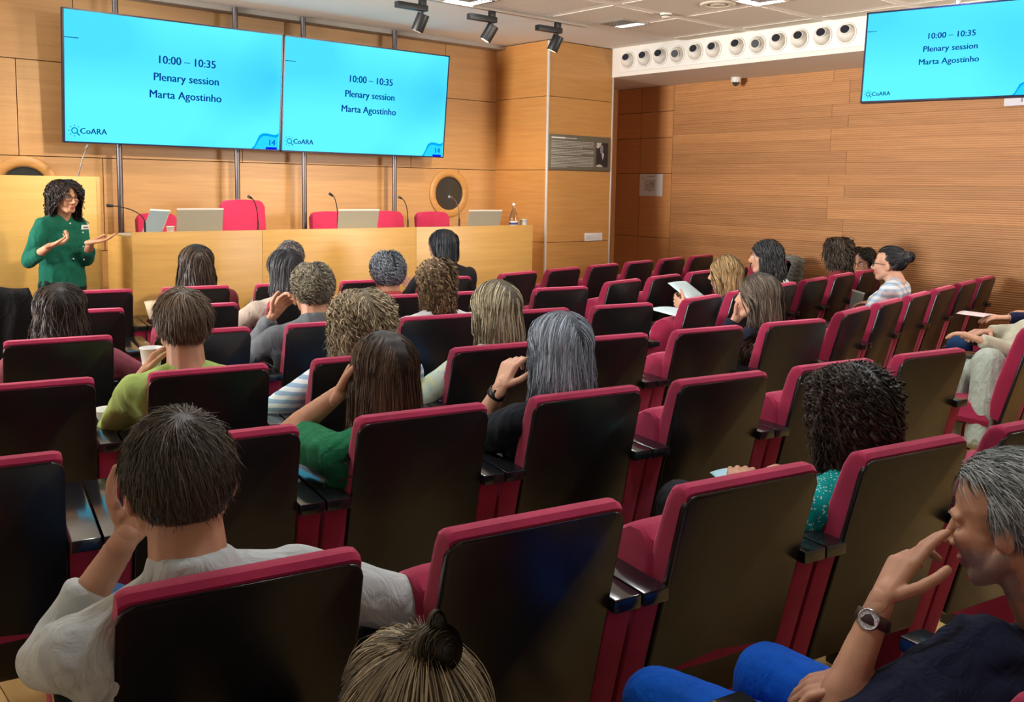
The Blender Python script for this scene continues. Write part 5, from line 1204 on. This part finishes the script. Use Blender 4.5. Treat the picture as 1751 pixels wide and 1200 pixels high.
# speaker, standing at the left end of the desk
fwd = Vector((.50, -.866)).normalized(); SF = (Vector((1.885, 7.06)), Vector((-fwd.y, fwd.x)) * -1, fwd)
d_ = Vector((fwd.y, -fwd.x)); SF = (Vector((1.885, 7.06)), d_, fwd)
spk = person('speaker standing by the desk, dark curly hair, glasses, green blouse with badge, gesturing', 'speaker', frame=SF, headz=(0.0, .035, 1.545), yaw=-14, pitch=-6, S=.985, skin='b', stand=True, glasses='square', det=.85,
       hairst=dict(mode='part', L=.23, T=.12, n=4200, w=.0028, curl=.007, freq=5, csteps=30, c0=(.010, .007, .006), c1=(.085, .060, .048), cut=-.17, cutvar=.03, jit=.18, lift=.06, side=1.0, seed=30, hairline=.55, part=.02, open=.9, openback=.8),
       top=cloth('emerald_blouse', (.006, .115, .075), .6), legs=cloth('black_trousers', (.012, .012, .015)), sleeve='three', bulk=1.12, collar=False, shoulder=.165,
       arms=(dict(px=(155, 414, .26), dir=(-.6, .75, .15), n=(.1, -.1, 1), curl=.35, pole=(-.5, -.6, -1)), dict(px=(86, 420, .22), dir=(-.75, .5, .25), n=(-.2, .1, 1), curl=1.0, pole=(.4, -.5, -1))))
rt = spk['root']; Fm = spk['F']
def on(p): return tuple(Fm @ np.array(p))
bd = box('name_badge', -.035, .035, -.003, 0, -.016, .016, plain('badge_white', (.75, .78, .80), .4), rt); bd.location = on((-.055, .150, 1.335)); bd.rotation_euler = (.15, 0, math.atan2(d_.y, d_.x) + PI)
bd2 = box('badge_print', -.022, .022, -.004, -.003, -.006, .002, plain('badge_ink', (.08, .09, .10), .5), bd)
for i, (x, z) in enumerate(((-.01, 1.30), (-.01, 1.20), (-.01, 1.11), (.075, 1.365), (-.085, 1.20), (.085, 1.12))):
    bm = bmesh.new(); add_ball(bm, (0, 0, 0), .0065, 1); bt_ = bm_obj('button', bm, plain('button_pearl', (.62, .66, .62), .3, .3), rt, smooth=True); bt_.location = on((x, .172 if z < 1.33 else .145, z))

# ------------------------------------------------------------------ things held or lying among the audience
def local_pt(seat, x, y, z):
    O, d, n = seat_frame(*seat); v = O + d * x + n * y; return (v.x, v.y, z)
cf = plain('coffee', (.08, .03, .012), .3)
P4 = PEOPLE['pixie']; wv_ = P4['loc_px']((259, 612, .36)); pp = P4['O'] + P4['F'] @ wv_
cup('white paper cup with brown print held up by the person in lime green', (pp[0], pp[1], pp[2] - .05), .046, .092, inner=None)
bm = bmesh.new(); 
c2 = thing('paper_bowl', 'shallow white disposable bowl standing on the armrests, left of the lime green top', 'bowl', local_pt(('L', 2, 0), .315, .42, .684))
lathe('wall', [(0, .002), (.034, .0), (.040, .003), (.056, .042), (.060, .043), (.060, .046), (.054, .045), (.038, .006), (0, .005)], cupw, c2)
def sheet(name, label, pts, mat, cat='paper'):
    """thin folded document from four corners plus a slight sag"""
    A = [Vector(p) for p in pts]; V, Fc = [], []; n = 6
    for i in range(n + 1):
        for j in range(n + 1):
            u, v = i / n, j / n; p = A[0] * (1 - u) * (1 - v) + A[1] * u * (1 - v) + A[2] * u * v + A[3] * (1 - u) * v; nn = (A[1] - A[0]).cross(A[3] - A[0]).normalized(); V.append(p + nn * math.sin(u * PI) * .006)
    for i in range(n):
        for j in range(n): a = i * (n + 1) + j; Fc.append((a, a + n + 1, a + n + 2, a + 1))
    c = sum(A, Vector()) / 4; me = mesh_from(name, [v - c for v in V], Fc, True); o = link(name, me, mat); o.location = c
    md = o.modifiers.new('t', 'SOLIDIFY'); md.thickness = .0015; tag(o, label, cat); return o
paperm = plain('document_white', (.62, .78, .80), .6)
def LP(seat, x, y, z): return local_pt(seat, x, y, z)
sheet('document', 'white document held open by the strawberry blond woman', [LP(('R', 3, 1), -.18, .40, .85), LP(('R', 3, 1), .06, .38, .85), LP(('R', 3, 1), .06, .56, .96), LP(('R', 3, 1), -.18, .58, .96)], paperm)
sheet('loose_papers', 'loose white papers lying on the folded seat left of the reading woman', [LP(('R', 3, 0), -.20, .12, .815), LP(('R', 3, 0), .12, .14, .825), LP(('R', 3, 0), .12, .36, .83), LP(('R', 3, 0), -.20, .34, .845)], paperm)
sheet('loose_papers', 'crumpled pale paper and cloth held by the person in navy at the right edge', [LP(('R', 1, 2), -.26, .55, .83), LP(('R', 1, 2), -.04, .52, .83), LP(('R', 1, 2), -.06, .72, .84), LP(('R', 1, 2), -.28, .72, .84)], plain('pale_pink_paper', (.72, .60, .60), .6))
nt_ = sheet('document', 'small light blue document showing over the seat back by the teal blouse', [LP(('L', 0, 3), .60, .70, .60), LP(('L', 0, 3), .72, .70, .60), LP(('L', 0, 3), .74, .85, .63), LP(('L', 0, 3), .62, .85, .63)], plain('light_blue_paper', (.42, .66, .75), .6))
sheet('document', 'beige sheet on a lap in the front row behind the long-haired woman', [LP(('L', 5, 1), -.30, .10, .72), LP(('L', 5, 1), -.18, .10, .72), LP(('L', 5, 1), -.18, .30, .82), LP(('L', 5, 1), -.30, .30, .82)], plain('beige_paper', (.66, .58, .42), .6))
lc_ = PEOPLE['bunw']['loc_px']((1458, 520, .72)); q_ = PEOPLE['bunw']['O'] + PEOPLE['bunw']['F'] @ lc_
lt2 = laptop('small dark laptop on the lap of the woman in the striped blouse', q_[0] + .04, q_[1], q_[2] - .08, .26, .18, math.atan2(PEOPLE['bunw']['F'][1, 0], PEOPLE['bunw']['F'][0, 0]) + PI + .7, -.15, plain('laptop_blue', (.02, .02, .02), .3, emit=(.04, .12, .28), es=1.0))
# jackets over seat backs
def jacket(label, seat, mat, w=.40, back=.42, front=.3, seed=1, lump=.02, x0=0.0):
    O, d, n = seat_frame(*seat); rr = np.random.RandomState(seed); V, Fc = [], []; nx, ny_ = 22, 26; ang = math.atan2(d.y, d.x)
    path = []
    for j in range(ny_ + 1):
        s = j / ny_ * (back + front + .12)
        if s < back: z = ZT + .03 - (back - s); y = -.022 + TI * (ZT - z)
        elif s < back + .12: a = (s - back) / .12 * PI; y = -.022 + .065 * (1 - math.cos(a)); z = ZT + .03 + .03 * math.sin(a)
        else: z = ZT + .03 - (s - back - .12); y = .112 + TI * (ZT - z)
        path.append((y, z, s))
    for i in range(nx + 1):
        u = 2 * i / nx - 1; fl = math.sin(u * 9 + seed) * .5 + math.sin(u * 17 + seed * 2) * .3
        for (y, z, s) in path:
            dr = abs(ZT - z); o = lump * (fl * min(1, dr * 4 + .25) + .5); sg = -1 if s < back + .06 else 1
            xx = x0 + u * w / 2 * (1 + .12 * math.sin(z * 14 + seed)); V.append((xx, y + sg * max(o, 0) * (1 if s < back or s > back + .12 else .4), z + (.012 * math.cos(u * 5) if back < s < back + .12 else 0) - (abs(u) ** 3) * .02))
    for i in range(nx):
        for j in range(ny_): a = i * (ny_ + 1) + j; Fc.append((a, a + ny_ + 1, a + ny_ + 2, a + 1))
    o = link('jacket', mesh_from('jacket', V, Fc, True), mat); o.location = (O.x, O.y, 0); o.rotation_euler = (0, 0, ang); md = o.modifiers.new('t', 'SOLIDIFY'); md.thickness = .008; md.offset = 1; tag(o, label, 'jacket'); return o
jacket('black jacket draped over the leftmost front row seat back', ('L', 5, -1), cloth('jacket_black', (.006, .006, .008), .6), .50, .45, .2, 2, .03)
hound = pattern('houndstooth', 'check', (.50, .56, .56), (.03, .035, .04), (.42, .46, .46), 30)
jacket('black and white houndstooth jacket draped over a seat back below the right wall', ('R', 4, 6), hound, .40, .30, .25, 4, .035)
jacket('black coat over the seat back left of the houndstooth jacket', ('R', 4, 5), cloth('coat_black', (.008, .010, .012), .6), .36, .30, .2, 5, .02, .04)
